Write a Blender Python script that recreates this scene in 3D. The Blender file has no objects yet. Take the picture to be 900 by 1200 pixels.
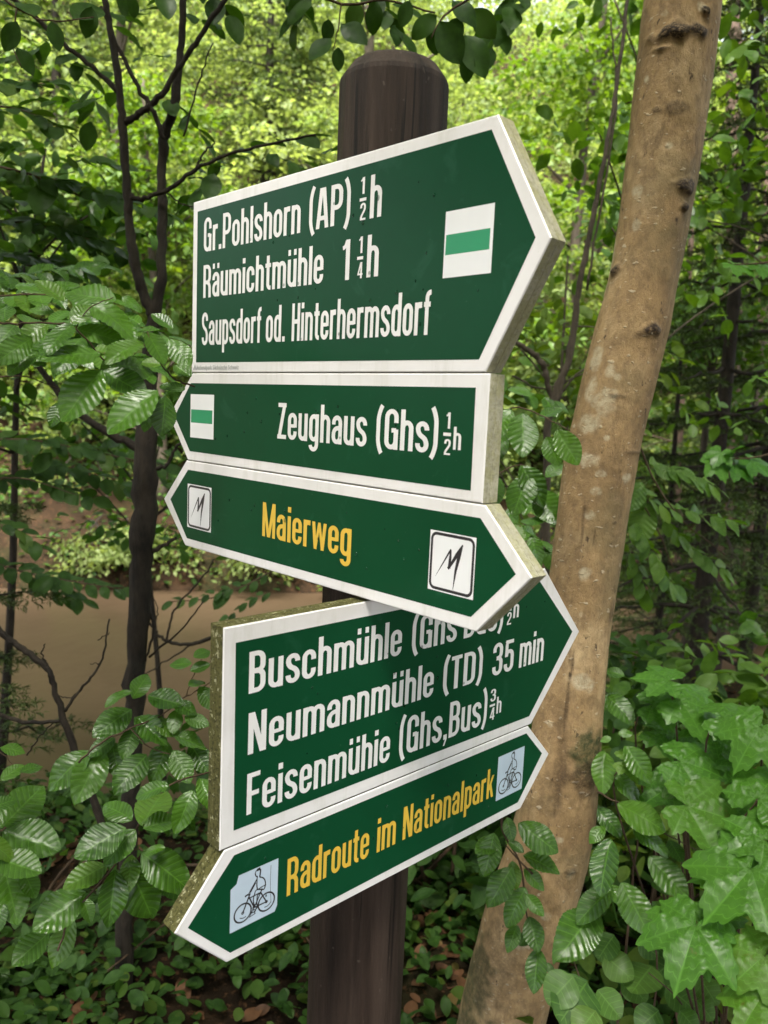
import bpy, bmesh, math, random
import numpy as np
from mathutils import Vector, noise
D2R = math.radians
rng = np.random.default_rng(7)
random.seed(7)
SC = bpy.context.scene
COL = SC.collection

# ---------------------------------------------------------------- camera
EYE = 1.6
PITCH, ROLL, FPX = D2R(-7.4727), D2R(2.5533), 930.0
CAM = np.array([0.0, 0.0, EYE])
_f = np.array([0, math.cos(PITCH), math.sin(PITCH)]); _u = np.array([0, -math.sin(PITCH), math.cos(PITCH)]); _r = np.array([1.0, 0, 0])
RGT = math.cos(ROLL) * _r + math.sin(ROLL) * _u
UPV = -math.sin(ROLL) * _r + math.cos(ROLL) * _u
FWD = _f
cd = bpy.data.cameras.new('camera'); cam = bpy.data.objects.new('camera', cd); COL.objects.link(cam)
from mathutils import Matrix
cam.matrix_world = Matrix(((RGT[0], UPV[0], -FWD[0], CAM[0]), (RGT[1], UPV[1], -FWD[1], CAM[1]), (RGT[2], UPV[2], -FWD[2], CAM[2]), (0, 0, 0, 1)))
cd.sensor_fit = 'AUTO'; cd.sensor_width = 36.0; cd.lens = FPX / 1200 * 36
cd.clip_start = 0.05; cd.clip_end = 500
cd.dof.use_dof = True; cd.dof.focus_distance = 1.08; cd.dof.aperture_fstop = 7.0
SC.camera = cam

# ---------------------------------------------------------------- sky, sun, exposure
SUN_EL, SUN_AZ = D2R(64), D2R(192)     # azimuth: compass style, 0 = +Y, clockwise
w = bpy.data.worlds.new('World'); SC.world = w; w.use_nodes = True
nt = w.node_tree; bg = nt.nodes['Background']
sky = nt.nodes.new('ShaderNodeTexSky'); sky.sky_type = 'NISHITA'; sky.sun_disc = False
sky.sun_elevation = SUN_EL; sky.sun_rotation = SUN_AZ; sky.air_density = 1.0; sky.dust_density = 3.0; sky.ozone_density = 0.6
hs = nt.nodes.new('ShaderNodeHueSaturation'); hs.inputs['Saturation'].default_value = 0.30     # high thin cloud
nt.links.new(sky.outputs[0], hs.inputs['Color']); nt.links.new(hs.outputs[0], bg.inputs[0]); bg.inputs[1].default_value = 0.12
sl = bpy.data.lights.new('sun', 'SUN'); sun = bpy.data.objects.new('sun', sl); COL.objects.link(sun)
sl.energy = 5.0; sl.angle = D2R(20); sl.color = (1.0, 0.95, 0.86)
sd = Vector((math.sin(SUN_AZ) * math.cos(SUN_EL), math.cos(SUN_AZ) * math.cos(SUN_EL), math.sin(SUN_EL)))
sun.rotation_euler = sd.to_track_quat('Z', 'Y').to_euler()
vs = SC.view_settings; vs.view_transform = 'Standard'; vs.look = 'None'; vs.gamma = 1.0; vs.use_curve_mapping = False
vs.exposure = 2.35
SC.cycles.max_bounces = 6; SC.cycles.diffuse_bounces = 3; SC.cycles.glossy_bounces = 2
SC.cycles.transmission_bounces = 4; SC.cycles.transparent_max_bounces = 6
SC.cycles.caustics_reflective = False; SC.cycles.caustics_refractive = False
SC.cycles.use_denoising = True

# ---------------------------------------------------------------- geometry helpers
def ray(px, py):
    return RGT * ((px - 450) / FPX) - UPV * ((py - 600) / FPX) + FWD
def at(px, py, Y):                       # the point seen at a spot of the photo, Y metres ahead
    r = ray(px, py); return CAM + r * (Y / r[1])
def zdepth(P): return float((np.asarray(P) - CAM) @ FWD)
def nrm(v):
    v = np.asarray(v, float); return v / (np.linalg.norm(v, axis=-1, keepdims=True) + 1e-12)

def raw_mesh(name, V, loops, starts, totals, mats, midx=None, smooth=True, attrs=None):
    me = bpy.data.meshes.new(name)
    V = np.asarray(V, np.float32)
    me.vertices.add(len(V)); me.vertices.foreach_set('co', V.ravel())
    me.loops.add(len(loops)); me.loops.foreach_set('vertex_index', np.asarray(loops, np.int32))
    me.polygons.add(len(starts)); me.polygons.foreach_set('loop_start', np.asarray(starts, np.int32))
    me.polygons.foreach_set('loop_total', np.asarray(totals, np.int32))
    for m in mats: me.materials.append(m)
    if midx is not None: me.polygons.foreach_set('material_index', np.asarray(midx, np.int32))
    me.polygons.foreach_set('use_smooth', np.full(len(starts), bool(smooth)))
    if attrs:
        for k, a in attrs.items():
            at_ = me.attributes.new(k, 'FLOAT_COLOR', 'POINT')
            c = np.ones((len(V), 4), np.float32); c[:, :3] = a; at_.data.foreach_set('color', c.ravel())
    me.update(calc_edges=True); me.validate()
    return me

class MB:
    """collects vertices and faces of ONE mesh object"""
    def __init__(s): s.v = []; s.f = []; s.m = []; s.n = 0; s.a = []
    def add(s, V, F, m=0, a=None):
        V = np.asarray(V, float)
        s.v.append(V); s.f += [[i + s.n for i in f] for f in F]; s.m += [m] * len(F); s.n += len(V)
        s.a.append(np.zeros((len(V), 3)) + (0 if a is None else np.asarray(a)))
    def tube(s, pts, rad, seg=8, m=0, jit=0.0, cap=True):
        P = np.asarray(pts, float); n = len(P); rad = np.broadcast_to(np.asarray(rad, float), (n,))
        T = nrm(np.gradient(P, axis=0)); ref = np.array([0.31, 0.2, 0.93]) if abs(T[0][2]) < 0.9 else np.array([1.0, 0.1, 0])
        u = nrm(np.cross(T, ref)); v = np.cross(T, u)
        th = np.arange(seg) * 2 * math.pi / seg
        R = rad[:, None] * (1 + (rng.normal(0, jit, (n, seg)) if jit else 0))
        V = P[:, None, :] + (u[:, None, :] * np.cos(th)[None, :, None] + v[:, None, :] * np.sin(th)[None, :, None]) * R[..., None]
        F = [[i * seg + j, i * seg + (j + 1) % seg, (i + 1) * seg + (j + 1) % seg, (i + 1) * seg + j] for i in range(n - 1) for j in range(seg)]
        if cap: F += [list(range(seg))[::-1], [(n - 1) * seg + j for j in range(seg)]]
        s.add(V.reshape(-1, 3), F, m)
    def mesh(s, name, mats, smooth=True, attr=None):
        V = np.concatenate(s.v); loops = [i for f in s.f for i in f]; tot = [len(f) for f in s.f]
        st = np.concatenate([[0], np.cumsum(tot)[:-1]])
        return raw_mesh(name, V, loops, st, tot, mats, s.m, smooth, {attr: np.concatenate(s.a)} if attr else None)
    def build(s, name, mats, parent=None, smooth=True, attr=None, origin=None):
        if not isinstance(mats, (list, tuple)): mats = [mats]
        return link(name, s.mesh(name, mats, smooth, attr), parent, origin)

def link(name, me, parent=None, origin=None):
    o = bpy.data.objects.new(name, me); COL.objects.link(o)
    if parent is not None:               # meshes are modelled in world metres; keep them there
        o.parent = parent
        b = parent
        off = Vector((0, 0, 0))
        while b is not None: off += b.location; b = b.parent
        o.location = -off
    if origin is not None and parent is None:
        me.transform(Matrix.Translation(-Vector(origin))); o.location = Vector(origin)
    return o
def thing(name, label, cat, loc, group=None):
    o = bpy.data.objects.new(name, None); COL.objects.link(o); o.location = Vector(loc); o.empty_display_size = 0.1
    return tag(o, label, cat, group)
def tag(o, label=None, cat=None, group=None, kind=None):
    if label: o['label'] = label
    if cat: o['category'] = cat
    if group: o['group'] = group
    if kind: o['kind'] = kind
    return o
def smooth_line(pts, n=8):               # Catmull-Rom through the points (any dimension)
    P = np.asarray(pts, float)
    if len(P) < 3: return np.linspace(P[0], P[-1], n + 1)
    Q = np.vstack([2 * P[0] - P[1], P, 2 * P[-1] - P[-2]]); out = []
    for i in range(1, len(Q) - 2):
        p0, p1, p2, p3 = Q[i - 1:i + 3]
        for t in np.arange(n) / n:
            out.append(0.5 * (2 * p1 + (p2 - p0) * t + (2 * p0 - 5 * p1 + 4 * p2 - p3) * t * t + (3 * p1 - p0 - 3 * p2 + p3) * t ** 3))
    out.append(P[-1]); return np.array(out)

# ---------------------------------------------------------------- material helpers
def mat(name):
    m = bpy.data.materials.new(name); m.use_nodes = True
    return m, m.node_tree, m.node_tree.nodes['Principled BSDF']
def N(nt, kind, **kw):
    n = nt.nodes.new(kind)
    for k, v in kw.items():
        if k.startswith('i_'): n.inputs[k[2:].replace('_', ' ')].default_value = v
        else: setattr(n, k, v)
    return n
def ramp(nt, fac, stops):
    r = nt.nodes.new('ShaderNodeValToRGB'); e = r.color_ramp.elements
    while len(e) < len(stops): e.new(0.5)
    for k, (p, c) in enumerate(stops):
        e[k].position = p; e[k].color = (c, c, c, 1) if isinstance(c, (int, float)) else (*c, 1)
    nt.links.new(fac, r.inputs[0]); return r.outputs[0]
def noise_tex(nt, scale, detail=4, rough=0.55, vec=None, dist=0.0):
    n = nt.nodes.new('ShaderNodeTexNoise'); n.inputs['Scale'].default_value = scale; n.inputs['Detail'].default_value = detail
    n.inputs['Roughness'].default_value = rough; n.inputs['Distortion'].default_value = dist
    if vec is not None: nt.links.new(vec, n.inputs['Vector'])
    return n.outputs['Fac']
def mixc(nt, fac, a, b, mode='MIX'):
    m = nt.nodes.new('ShaderNodeMix'); m.data_type = 'RGBA'; m.blend_type = mode
    if isinstance(fac, bpy.types.NodeSocket): nt.links.new(fac, m.inputs[0])
    else: m.inputs[0].default_value = fac
    for s in m.inputs:
        if s.type == 'RGBA' and s.name in ('A', 'B'):
            v = a if s.name == 'A' else b
            if isinstance(v, bpy.types.NodeSocket): nt.links.new(v, s)
            else: s.default_value = (*v, 1)
    return [o for o in m.outputs if o.type == 'RGBA'][0]
def math_(nt, op, a, b=None, c=None, clamp=False):
    m = nt.nodes.new('ShaderNodeMath'); m.operation = op; m.use_clamp = clamp
    for s, v in zip(m.inputs, (a, b, c)):
        if v is None: continue
        if isinstance(v, bpy.types.NodeSocket): nt.links.new(v, s)
        else: s.default_value = v
    return m.outputs[0]
def obj_vec(nt, scale=(1, 1, 1)):
    tc = nt.nodes.new('ShaderNodeTexCoord'); mp = nt.nodes.new('ShaderNodeMapping'); mp.inputs['Scale'].default_value = scale
    nt.links.new(tc.outputs['Object'], mp.inputs['Vector']); return mp.outputs[0]
def bump(nt, h, b, strength=0.4, dist=0.002):
    n = nt.nodes.new('ShaderNodeBump'); n.inputs['Strength'].default_value = strength; n.inputs['Distance'].default_value = dist
    nt.links.new(h, n.inputs['Height']); nt.links.new(n.outputs[0], b.inputs['Normal'])
def set_col(nt, b, c): nt.links.new(c, b.inputs['Base Color'])
def sep(nt, name):
    a = nt.nodes.new('ShaderNodeAttribute'); a.attribute_name = name
    s = nt.nodes.new('ShaderNodeSeparateColor'); nt.links.new(a.outputs['Color'], s.inputs[0]); return s.outputs

def leaf_mat(name, dark, light, trans, rough=0.35, tmix=0.35, veins=0, spec=0.5, blemish=0.0):
    """leaf: R of 'leaf' = random per leaf, G = across 0..1, B = along 0..1"""
    m, nt, b = mat(name)
    r, g, bl = sep(nt, 'leaf')[:3]
    c = ramp(nt, r, [(0.0, dark), (0.8, light), (1.0, tuple(0.6 * x + 0.4 * y for x, y in zip(light, (0.17, 0.20, 0.03))))])
    n = noise_tex(nt, 60, 3, 0.6, obj_vec(nt))
    c = mixc(nt, ramp(nt, n, [(0.35, 0.0), (0.75, 0.5)]), c, tuple(x * 1.5 for x in light))
    if veins:
        d = math_(nt, 'ABSOLUTE', math_(nt, 'SUBTRACT', g, 0.5))
        mid = ramp(nt, d, [(0.0, 1.0), (0.035, 0.0)])
        ph = math_(nt, 'FRACT', math_(nt, 'SUBTRACT', math_(nt, 'MULTIPLY', bl, float(veins)), math_(nt, 'MULTIPLY', d, veins * 0.27)))
        side = ramp(nt, math_(nt, 'ABSOLUTE', math_(nt, 'SUBTRACT', ph, 0.5)), [(0.40, 0.0), (0.49, 0.7)])   # side veins lie in the furrows
        c = mixc(nt, math_(nt, 'MULTIPLY', math_(nt, 'MAXIMUM', mid, side), 0.6), c, tuple(min(1, x * 2.0 + 0.015) for x in light))
    if blemish:
        c = mixc(nt, ramp(nt, noise_tex(nt, 28, 4, 0.7, obj_vec(nt)), [(0.66, 0.0), (0.72, blemish)]), c, (0.16, 0.09, 0.03))
    set_col(nt, b, c); b.inputs['Roughness'].default_value = rough; b.inputs['Specular IOR Level'].default_value = spec
    rr = ramp(nt, noise_tex(nt, 35, 2, 0.5, obj_vec(nt)), [(0.3, rough * 0.75), (0.7, min(1, rough * 1.5))])
    nt.links.new(rr, b.inputs['Roughness'])
    t = nt.nodes.new('ShaderNodeBsdfTranslucent')
    nt.links.new(mixc(nt, 1.0, c, trans, 'MULTIPLY'), t.inputs[0])
    ms = nt.nodes.new('ShaderNodeMixShader'); ms.inputs[0].default_value = tmix
    nt.links.new(b.outputs[0], ms.inputs[1]); nt.links.new(t.outputs[0], ms.inputs[2])
    nt.links.new(ms.outputs[0], nt.nodes['Material Output'].inputs[0])
    return m

# ---------------------------------------------------------------- leaf templates (length 1 along +x, +z is the upper side)
def grid_leaf(nl, nw, prof, veins, amp, serr, droop, cup, slant=0.45, asp=0.62):
    t = np.linspace(0, 1, nl)[:, None]; s = np.linspace(-1, 1, nw)[None, :]
    wdt = prof(t) * asp / 2
    edge = 1 + serr * (np.abs(((t * veins * 2) % 1) - 0.5) - 0.25) * (np.abs(s) > 0.9)
    x = t + slant * 0.10 * np.abs(s) * prof(t); x = np.clip(x, 0, 1)
    y = s * wdt * edge
    ph = (t * veins - np.abs(s) * slant * veins * 0.30)
    ripple = (np.abs(np.sin(np.pi * ph)) - 0.6) * amp * np.abs(s) ** 0.5 * (prof(t) ** 0.7)
    z = ripple + cup * np.abs(y) - droop * t ** 2 + 0.16 * droop * np.sin(t * 7 + 20 * droop) * s + 0.004 * np.sin(t * 23 + 9 * s)
    V = np.stack([x + 0 * s, y, z], -1).reshape(-1, 3)
    F = [[i * nw + j, (i + 1) * nw + j, (i + 1) * nw + j + 1, i * nw + j + 1] for i in range(nl - 1) for j in range(nw - 1)]
    A = np.stack([0 * x + 0 * s, (s * 0.5 + 0.5) + 0 * t, t + 0 * s], -1).reshape(-1, 3)
    return V, F, A
beech_prof = lambda t: np.clip(np.sin(np.pi * np.clip(t, 0, 1) ** 0.9), 0, 1) ** 0.72 * (1 - 0.12 * t)
def maple_leaf(nth=121, nr=19, curl=0.22, fold=0.10, skew=0.0):
    th = np.linspace(-2.75, 2.75, nth)
    lobes = [(0, 1.0, 0.60), (0.90, 0.92, 0.54), (-0.90, 0.92, 0.54), (1.85, 0.64, 0.60), (-1.85, 0.64, 0.60)]
    r = np.full(nth, 0.36)
    for a, L, wd in lobes:                # broad lobes that run together, shallow bays between them
        d = np.minimum(np.abs(th - a) / wd, 1.0); r = np.maximum(r, L * (1 - 0.46 * d ** 1.3))
    r = np.where(np.abs(th) > 2.5, r * (1 - (np.abs(th) - 2.5) * 1.2), r)
    r = r * (1 + 0.05 * (np.abs((th * 4.3) % 1 - 0.5) * 4 - 1) + 0.02 * (np.abs((th * 11.7) % 1 - 0.5) * 4 - 1))
    q = np.linspace(0.0, 1, nr)[:, None]
    near = np.min(np.abs(th[:, None] - np.array([l[0] for l in lobes])[None]), 1)
    R = r[None] * q
    z = -0.06 * (1 - np.exp(-near[None] * 4)) * q * 0 + fold * np.minimum(near[None], 0.4) * q - curl * R ** 2 + skew * R * np.sin(th)[None] + 0.05 * np.sin(2.3 * th + 4 * skew)[None] * R ** 2 + 0.045 * (np.abs(np.sin(R * 17 - 3 * near[None])) - .6) * np.minimum(near[None], .3) * 2.2
    V = np.stack([R * np.cos(th)[None], R * np.sin(th)[None], z], -1).reshape(-1, 3)
    F = [[i * nth + j, (i + 1) * nth + j, (i + 1) * nth + j + 1, i * nth + j + 1] for i in range(nr - 1) for j in range(nth - 1)]
    A = np.stack([0 * R, 0.5 + np.clip(near[None], 0, 0.5) + 0 * q, q + 0 * th[None]], -1).reshape(-1, 3)
    return V, F, A
T_BEECH = [grid_leaf(64, 13, beech_prof, 9, am, 0.12, d, c, asp=a_) for d, c, am, a_ in ((0.10, 0.12, .024, .62), (0.22, 0.04, .030, .58), (0.02, 0.24, .020, .66), (0.34, 0.10, .026, .60), (0.16, -0.06, .018, .64), (0.26, 0.30, .028, .56))]
T_BEECH_MID = [grid_leaf(9, 5, beech_prof, 2, 0.0, 0.0, d, c) for d, c in ((0.1, 0.15), (0.25, 0.05), (0.05, 0.3))]
T_ROUND = [grid_leaf(17, 9, lambda t: np.clip(np.sin(np.pi * np.clip(t, 0, 1) ** 0.8), 0, 1) ** 0.6, 6, 0.015, 0.05, d, c, asp=0.85) for d, c in ((0.1, 0.1), (0.25, 0.0))]
T_MAPLE = [maple_leaf(curl=c_, fold=f_, skew=k_) for c_, f_, k_ in ((.22, .12, .05), (.40, .08, -.12), (.10, .16, .12), (.30, .14, 0))]
T_MAPLE_MID = [maple_leaf(49, 4)]
T_FAR = [(np.array([[0, 0, 0], [0.45, 0.3, 0.07], [1, 0, -0.08], [0.45, -0.3, 0.07]]), [[0, 2, 1], [0, 3, 2]], np.array([[0, .5, 0], [0, 1, .5], [0, .5, 1], [0, 0, .5]]))]
T_FAR6 = [(np.array([[0, 0, 0], [0.3, 0.28, 0.06], [0.7, 0.25, 0.03], [1, 0, -0.1], [0.7, -0.25, 0.03], [0.3, -0.28, 0.06]]), [[0, 3, 2, 1], [0, 5, 4, 3]],
           np.array([[0, .5, 0], [0, 1, .3], [0, 1, .7], [0, .5, 1], [0, 0, .7], [0, 0, .3]]))]

def leaves_mesh(name, templates, base, xdir, nor, length, width, material, rnd=None):
    """many leaves in one mesh: base points, directions, upper-side normals, lengths, width factors"""
    base = np.asarray(base, float); n = len(base)
    X = nrm(xdir); Z = nrm(np.asarray(nor, float)); Z = nrm(Z - X * np.sum(X * Z, -1, keepdims=True)); Y = np.cross(Z, X)
    L = np.broadcast_to(np.asarray(length, float), (n,)); Wd = np.broadcast_to(np.asarray(width, float), (n,))
    rnd = rng.random(n) if rnd is None else np.broadcast_to(np.asarray(rnd, float), (n,))
    k = rng.integers(0, len(templates), n)
    Vs, Ls, Ts, As, off = [], [], [], [], 0
    for ti, (V, F, A) in enumerate(templates):
        idx = np.where(k == ti)[0]
        if not len(idx): continue
        P = base[idx][:, None] + L[idx][:, None, None] * (V[None, :, 0:1] * X[idx][:, None] + (V[None, :, 1:2] * Wd[idx][:, None, None]) * Y[idx][:, None] + V[None, :, 2:3] * Z[idx][:, None])
        a = np.broadcast_to(A[None], (len(idx),) + A.shape).copy(); a[..., 0] = rnd[idx][:, None]
        fl = np.array([i for f in F for i in f]); ft = np.array([len(f) for f in F])
        Ls.append((fl[None] + (off + np.arange(len(idx)) * len(V))[:, None]).ravel()); Ts.append(np.tile(ft, len(idx)))
        Vs.append(P.reshape(-1, 3)); As.append(a.reshape(-1, 3)); off += len(V) * len(idx)
    tot = np.concatenate(Ts); st = np.concatenate([[0], np.cumsum(tot)[:-1]])
    return raw_mesh(name, np.concatenate(Vs), np.concatenate(Ls), st, tot, [material], None, True, {'leaf': np.concatenate(As)})

# ================================================================ THE SETTING
WATER = -0.80
def ground_z(x, y):
    x = np.asarray(x, float); y = np.asarray(y, float)
    s = y - 0.9 * np.clip(x - 0.2, 0, 4) * 1.0          # the bank runs away to the right
    bank = -1.25 * np.clip((s - 2.9) / 1.7, 0, 1) ** 1.3
    far = 10.3 + 0.12 * x
    hill = 1.1 * np.clip((y - far + 0.6) / 0.9, 0, 1) + 0.72 * np.clip(y - far - 0.5, 0, 26) + 0.05 * np.clip(y - far - 26.5, 0, 200)
    behind = 0.10 * np.clip(-y - 2, 0, 60)
    return bank + hill + behind
def gz(x, y): return float(ground_z(x, y))
xs = np.concatenate([np.linspace(-90, -12, 30), np.linspace(-11.5, -3.1, 40), np.linspace(-3, 4, 90), np.linspace(4.2, 13, 40), np.linspace(14, 90, 30)])
ys = np.concatenate([np.linspace(-90, -5, 18), np.linspace(-4, 0, 20), np.linspace(0.1, 6, 90), np.linspace(6.2, 14, 50), np.linspace(14.5, 120, 60)])
GX, GY = np.meshgrid(xs, ys)
GZ = ground_z(GX, GY)
for i in range(len(ys)):
    for j in range(len(xs)):
        p = Vector((xs[j] * 0.9, ys[i] * 0.9, 0))
        GZ[i, j] += 0.10 * (noise.noise(p) + 0.5 * noise.noise(p * 2.7)) * (0.35 if abs(xs[j]) < 1.5 and 0.3 < ys[i] < 2 else 1) + 0.012 * noise.noise(p * 14)
m, nt, b = mat('forest_soil'); v = obj_vec(nt)
c = ramp(nt, noise_tex(nt, 3.0, 8, 0.65, v), [(0.3, (0.008, 0.006, 0.004)), (0.55, (0.022, 0.014, 0.008)), (0.75, (0.050, 0.029, 0.016))])
c = mixc(nt, ramp(nt, noise_tex(nt, 0.8, 5, 0.6, v), [(0.5, 0.0), (0.68, 0.7)]), c, (0.028, 0.035, 0.012))
c = mixc(nt, ramp(nt, noise_tex(nt, 45, 3, 0.7, v), [(0.56, 0.0), (0.66, 0.8)]), c, (0.10, 0.050, 0.024))
set_col(nt, b, c); b.inputs['Roughness'].default_value = 0.95; b.inputs['Specular IOR Level'].default_value = 0.08; bump(nt, noise_tex(nt, 40, 6, 0.7, v), b, 0.9, 0.02)
M_SOIL = m
ny, nx = GX.shape
q = (np.arange(ny - 1)[:, None] * nx + np.arange(nx - 1)[None]).ravel()
loops = np.stack([q, q + 1, q + nx + 1, q + nx], 1).ravel()
o = link('ground', raw_mesh('ground', np.stack([GX, GY, GZ], -1).reshape(-1, 3), loops, np.arange(len(q)) * 4, np.full(len(q), 4), [M_SOIL]))
tag(o, kind='structure')

m, nt, b = mat('muddy_water'); v = obj_vec(nt, (1, 1.0, 1))
set_col(nt, b, ramp(nt, noise_tex(nt, 0.6, 3, 0.5, v), [(0.3, (0.052, 0.035, 0.021)), (0.7, (0.074, 0.050, 0.030))]))
b.inputs['Roughness'].default_value = 0.28; b.inputs['Specular IOR Level'].default_value = 0.14
bump(nt, noise_tex(nt, 5, 3, 0.5, obj_vec(nt, (1, 0.5, 1))), b, 0.25, 0.02)
mb = MB(); mb.add([(-90, 1.5, WATER), (90, 1.5, WATER), (90, 11.5, WATER), (-90, 11.5, WATER)], [[0, 1, 2, 3]])
tag(mb.build('stream', m, smooth=False), kind='structure')

# ---------------------------------------------------------------- materials for the signpost
m, nt, b = mat('stained_post_wood'); v = obj_vec(nt, (16, 16, 1.2))
c = ramp(nt, noise_tex(nt, 2.2, 8, 0.65, v, 0.3), [(0.28, (0.009, 0.006, 0.0045)), (0.5, (0.034, 0.022, 0.016)), (0.75, (0.066, 0.045, 0.034))])
c = mixc(nt, ramp(nt, noise_tex(nt, 3.0, 5, 0.6, obj_vec(nt, (6, 6, 0.5))), [(0.52, 0.0), (0.66, 0.75)]), c, (0.007, 0.005, 0.004))
c = mixc(nt, ramp(nt, noise_tex(nt, 90, 2, 0.5, obj_vec(nt)), [(0.70, 0.0), (0.76, 0.35)]), c, (0.16, 0.13, 0.11))
crk = ramp(nt, noise_tex(nt, 3.2, 3, 0.5, obj_vec(nt, (30, 30, 0.9)), 0.2), [(0.655, 0.0), (0.69, 0.85)])
c = mixc(nt, crk, c, (0.004, 0.003, 0.0025))
set_col(nt, b, c); b.inputs['Roughness'].default_value = 0.62; b.inputs['Specular IOR Level'].default_value = 0.22
bump(nt, noise_tex(nt, 6, 8, 0.75, v, 0.2), b, 0.9, 0.004); M_POST = m

m, nt, b = mat('white_sign_paint'); v = obj_vec(nt)
c = ramp(nt, noise_tex(nt, 9, 6, 0.65, v), [(0.3, (0.74, 0.715, 0.70)), (0.6, (0.82, 0.795, 0.79))])
c = mixc(nt, ramp(nt, noise_tex(nt, 160, 3, 0.6, v), [(0.70, 0.0), (0.78, 0.35)]), c, (0.35, 0.33, 0.24))
c = mixc(nt, ramp(nt, noise_tex(nt, 2.2, 5, 0.7, obj_vec(nt, (14, 14, 2))), [(0.52, 0.0), (0.72, 0.4)]), c, (0.52, 0.51, 0.43))
set_col(nt, b, c); b.inputs['Roughness'].default_value = 0.33; bump(nt, noise_tex(nt, 300, 2, 0.5, v), b, 0.06, 0.001); M_WHITE = m

def edge_mat(name, base, moss, amount):
    m, nt, b = mat(name); v = obj_vec(nt)
    c = ramp(nt, noise_tex(nt, 30, 5, 0.7, v), [(0.3, tuple(x * 0.6 for x in base)), (0.7, base)])
    c = mixc(nt, ramp(nt, noise_tex(nt, 38, 6, 0.8, v), [(0.50 - amount * 0.22, 0.0), (0.60 - amount * 0.18, 1.0)]), c, moss)
    c = mixc(nt, ramp(nt, noise_tex(nt, 210, 5, 0.8, v), [(0.50, 0.0), (0.58, 0.15 + 0.75 * amount)]), c, tuple(x * 0.35 for x in moss))
    c = mixc(nt, ramp(nt, noise_tex(nt, 120, 4, 0.8, obj_vec(nt, (1.1, 1, 1))), [(0.58, 0.0), (0.64, 0.8)]), c, (0.50, 0.48, 0.30))
    set_col(nt, b, c); b.inputs['Roughness'].default_value = 0.9; b.inputs['Specular IOR Level'].default_value = 0.2; bump(nt, noise_tex(nt, 210, 5, 0.8, v), b, 1.0, 0.003)
    return m
M_EDGE_A = edge_mat('weathered_board_edge', (0.60, 0.57, 0.42), (0.42, 0.40, 0.24), 0.25)
M_EDGE_B = edge_mat('mossy_board_edge', (0.40, 0.36, 0.20), (0.11, 0.105, 0.035), 0.95)

m, nt, b = mat('green_sign_film'); v = obj_vec(nt)
c = ramp(nt, noise_tex(nt, 5, 4, 0.6, v), [(0.3, (0.0035, 0.052, 0.019)), (0.7, (0.0050, 0.062, 0.024))])
c = mixc(nt, ramp(nt, noise_tex(nt, 22, 5, 0.6, v, 0.6), [(0.60, 0.0), (0.70, 0.22)]), c, (0.03, 0.12, 0.07))
c = mixc(nt, ramp(nt, noise_tex(nt, 260, 2, 0.6, v), [(0.74, 0.0), (0.80, 0.45)]), c, (0.10, 0.17, 0.12))
set_col(nt, b, c); b.inputs['Roughness'].default_value = 0.34; b.inputs['Specular IOR Level'].default_value = 0.12; M_GREEN = m
def plain(name, col, rough=0.4, var=0.12, scale=40):
    m, nt, b = mat(name)
    set_col(nt, b, ramp(nt, noise_tex(nt, scale, 4, 0.6, obj_vec(nt)), [(0.3, tuple(x * (1 - var) for x in col)), (0.7, col)]))
    b.inputs['Roughness'].default_value = rough; return m
M_LETTER = plain('white_lettering_film', (0.81, 0.79, 0.78), 0.38, 0.06)
M_YELLOW = plain('yellow_lettering_film', (0.76, 0.49, 0.06), 0.40, 0.08)
M_STICKER = plain('white_sticker', (0.82, 0.82, 0.83), 0.35, 0.03)
M_BLUEST = plain('pale_blue_sticker', (0.52, 0.62, 0.72), 0.35, 0.08)
M_STRIPE = plain('waymark_green', (0.010, 0.27, 0.11), 0.38, 0.05)
M_BLACK = plain('black_print', (0.018, 0.016, 0.018), 0.4, 0.1)
M_GREY = plain('faded_grey_print', (0.36, 0.37, 0.36), 0.4, 0.1)
m, nt, b = mat('raindrop'); b.inputs['Base Color'].default_value = (0.012, 0.085, 0.04, 1); b.inputs['Roughness'].default_value = 0.04; b.inputs['Specular IOR Level'].default_value = 0.4
_t = nt.nodes.new('ShaderNodeBsdfTransparent'); _m = nt.nodes.new('ShaderNodeMixShader'); _m.inputs[0].default_value = 0.45
nt.links.new(_t.outputs[0], _m.inputs[1]); nt.links.new(b.outputs[0], _m.inputs[2]); nt.links.new(_m.outputs[0], nt.nodes['Material Output'].inputs[0]); M_DROP = m

# ---------------------------------------------------------------- condensed grotesque lettering, drawn stroke by stroke
def rp(pts, closed=False, n=6):
    """polyline whose corners (x, y, r) are rounded"""
    out = []; L = len(pts)
    for i, p in enumerate(pts):
        r = p[2] if len(p) > 2 else 0; P = np.array(p[:2], float)
        if r <= 0 or (not closed and i in (0, L - 1)): out.append(P); continue
        A = np.array(pts[i - 1][:2], float); B = np.array(pts[(i + 1) % L][:2], float)
        da, db = A - P, B - P; la, lb = np.linalg.norm(da), np.linalg.norm(db)
        ra = min(r, la * 0.5 if (closed or 0 < i - 1) else la); rb = min(r, lb * 0.5 if (closed or i + 1 < L - 1) else lb)
        a = P + da / la * ra; c = P + db / lb * rb
        for k in range(n + 1):
            t = k / n * math.pi / 2                         # elliptical corner
            out.append(P + (a - P) * (1 - math.sin(t)) + (c - P) * (1 - math.cos(t)))
    q = [out[0]]
    for p in out[1:]:
        if np.linalg.norm(p - q[-1]) > 1e-5: q.append(p)
    if closed and np.linalg.norm(q[0] - q[-1]) < 1e-5: q.pop()
    return np.array(q)
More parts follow.
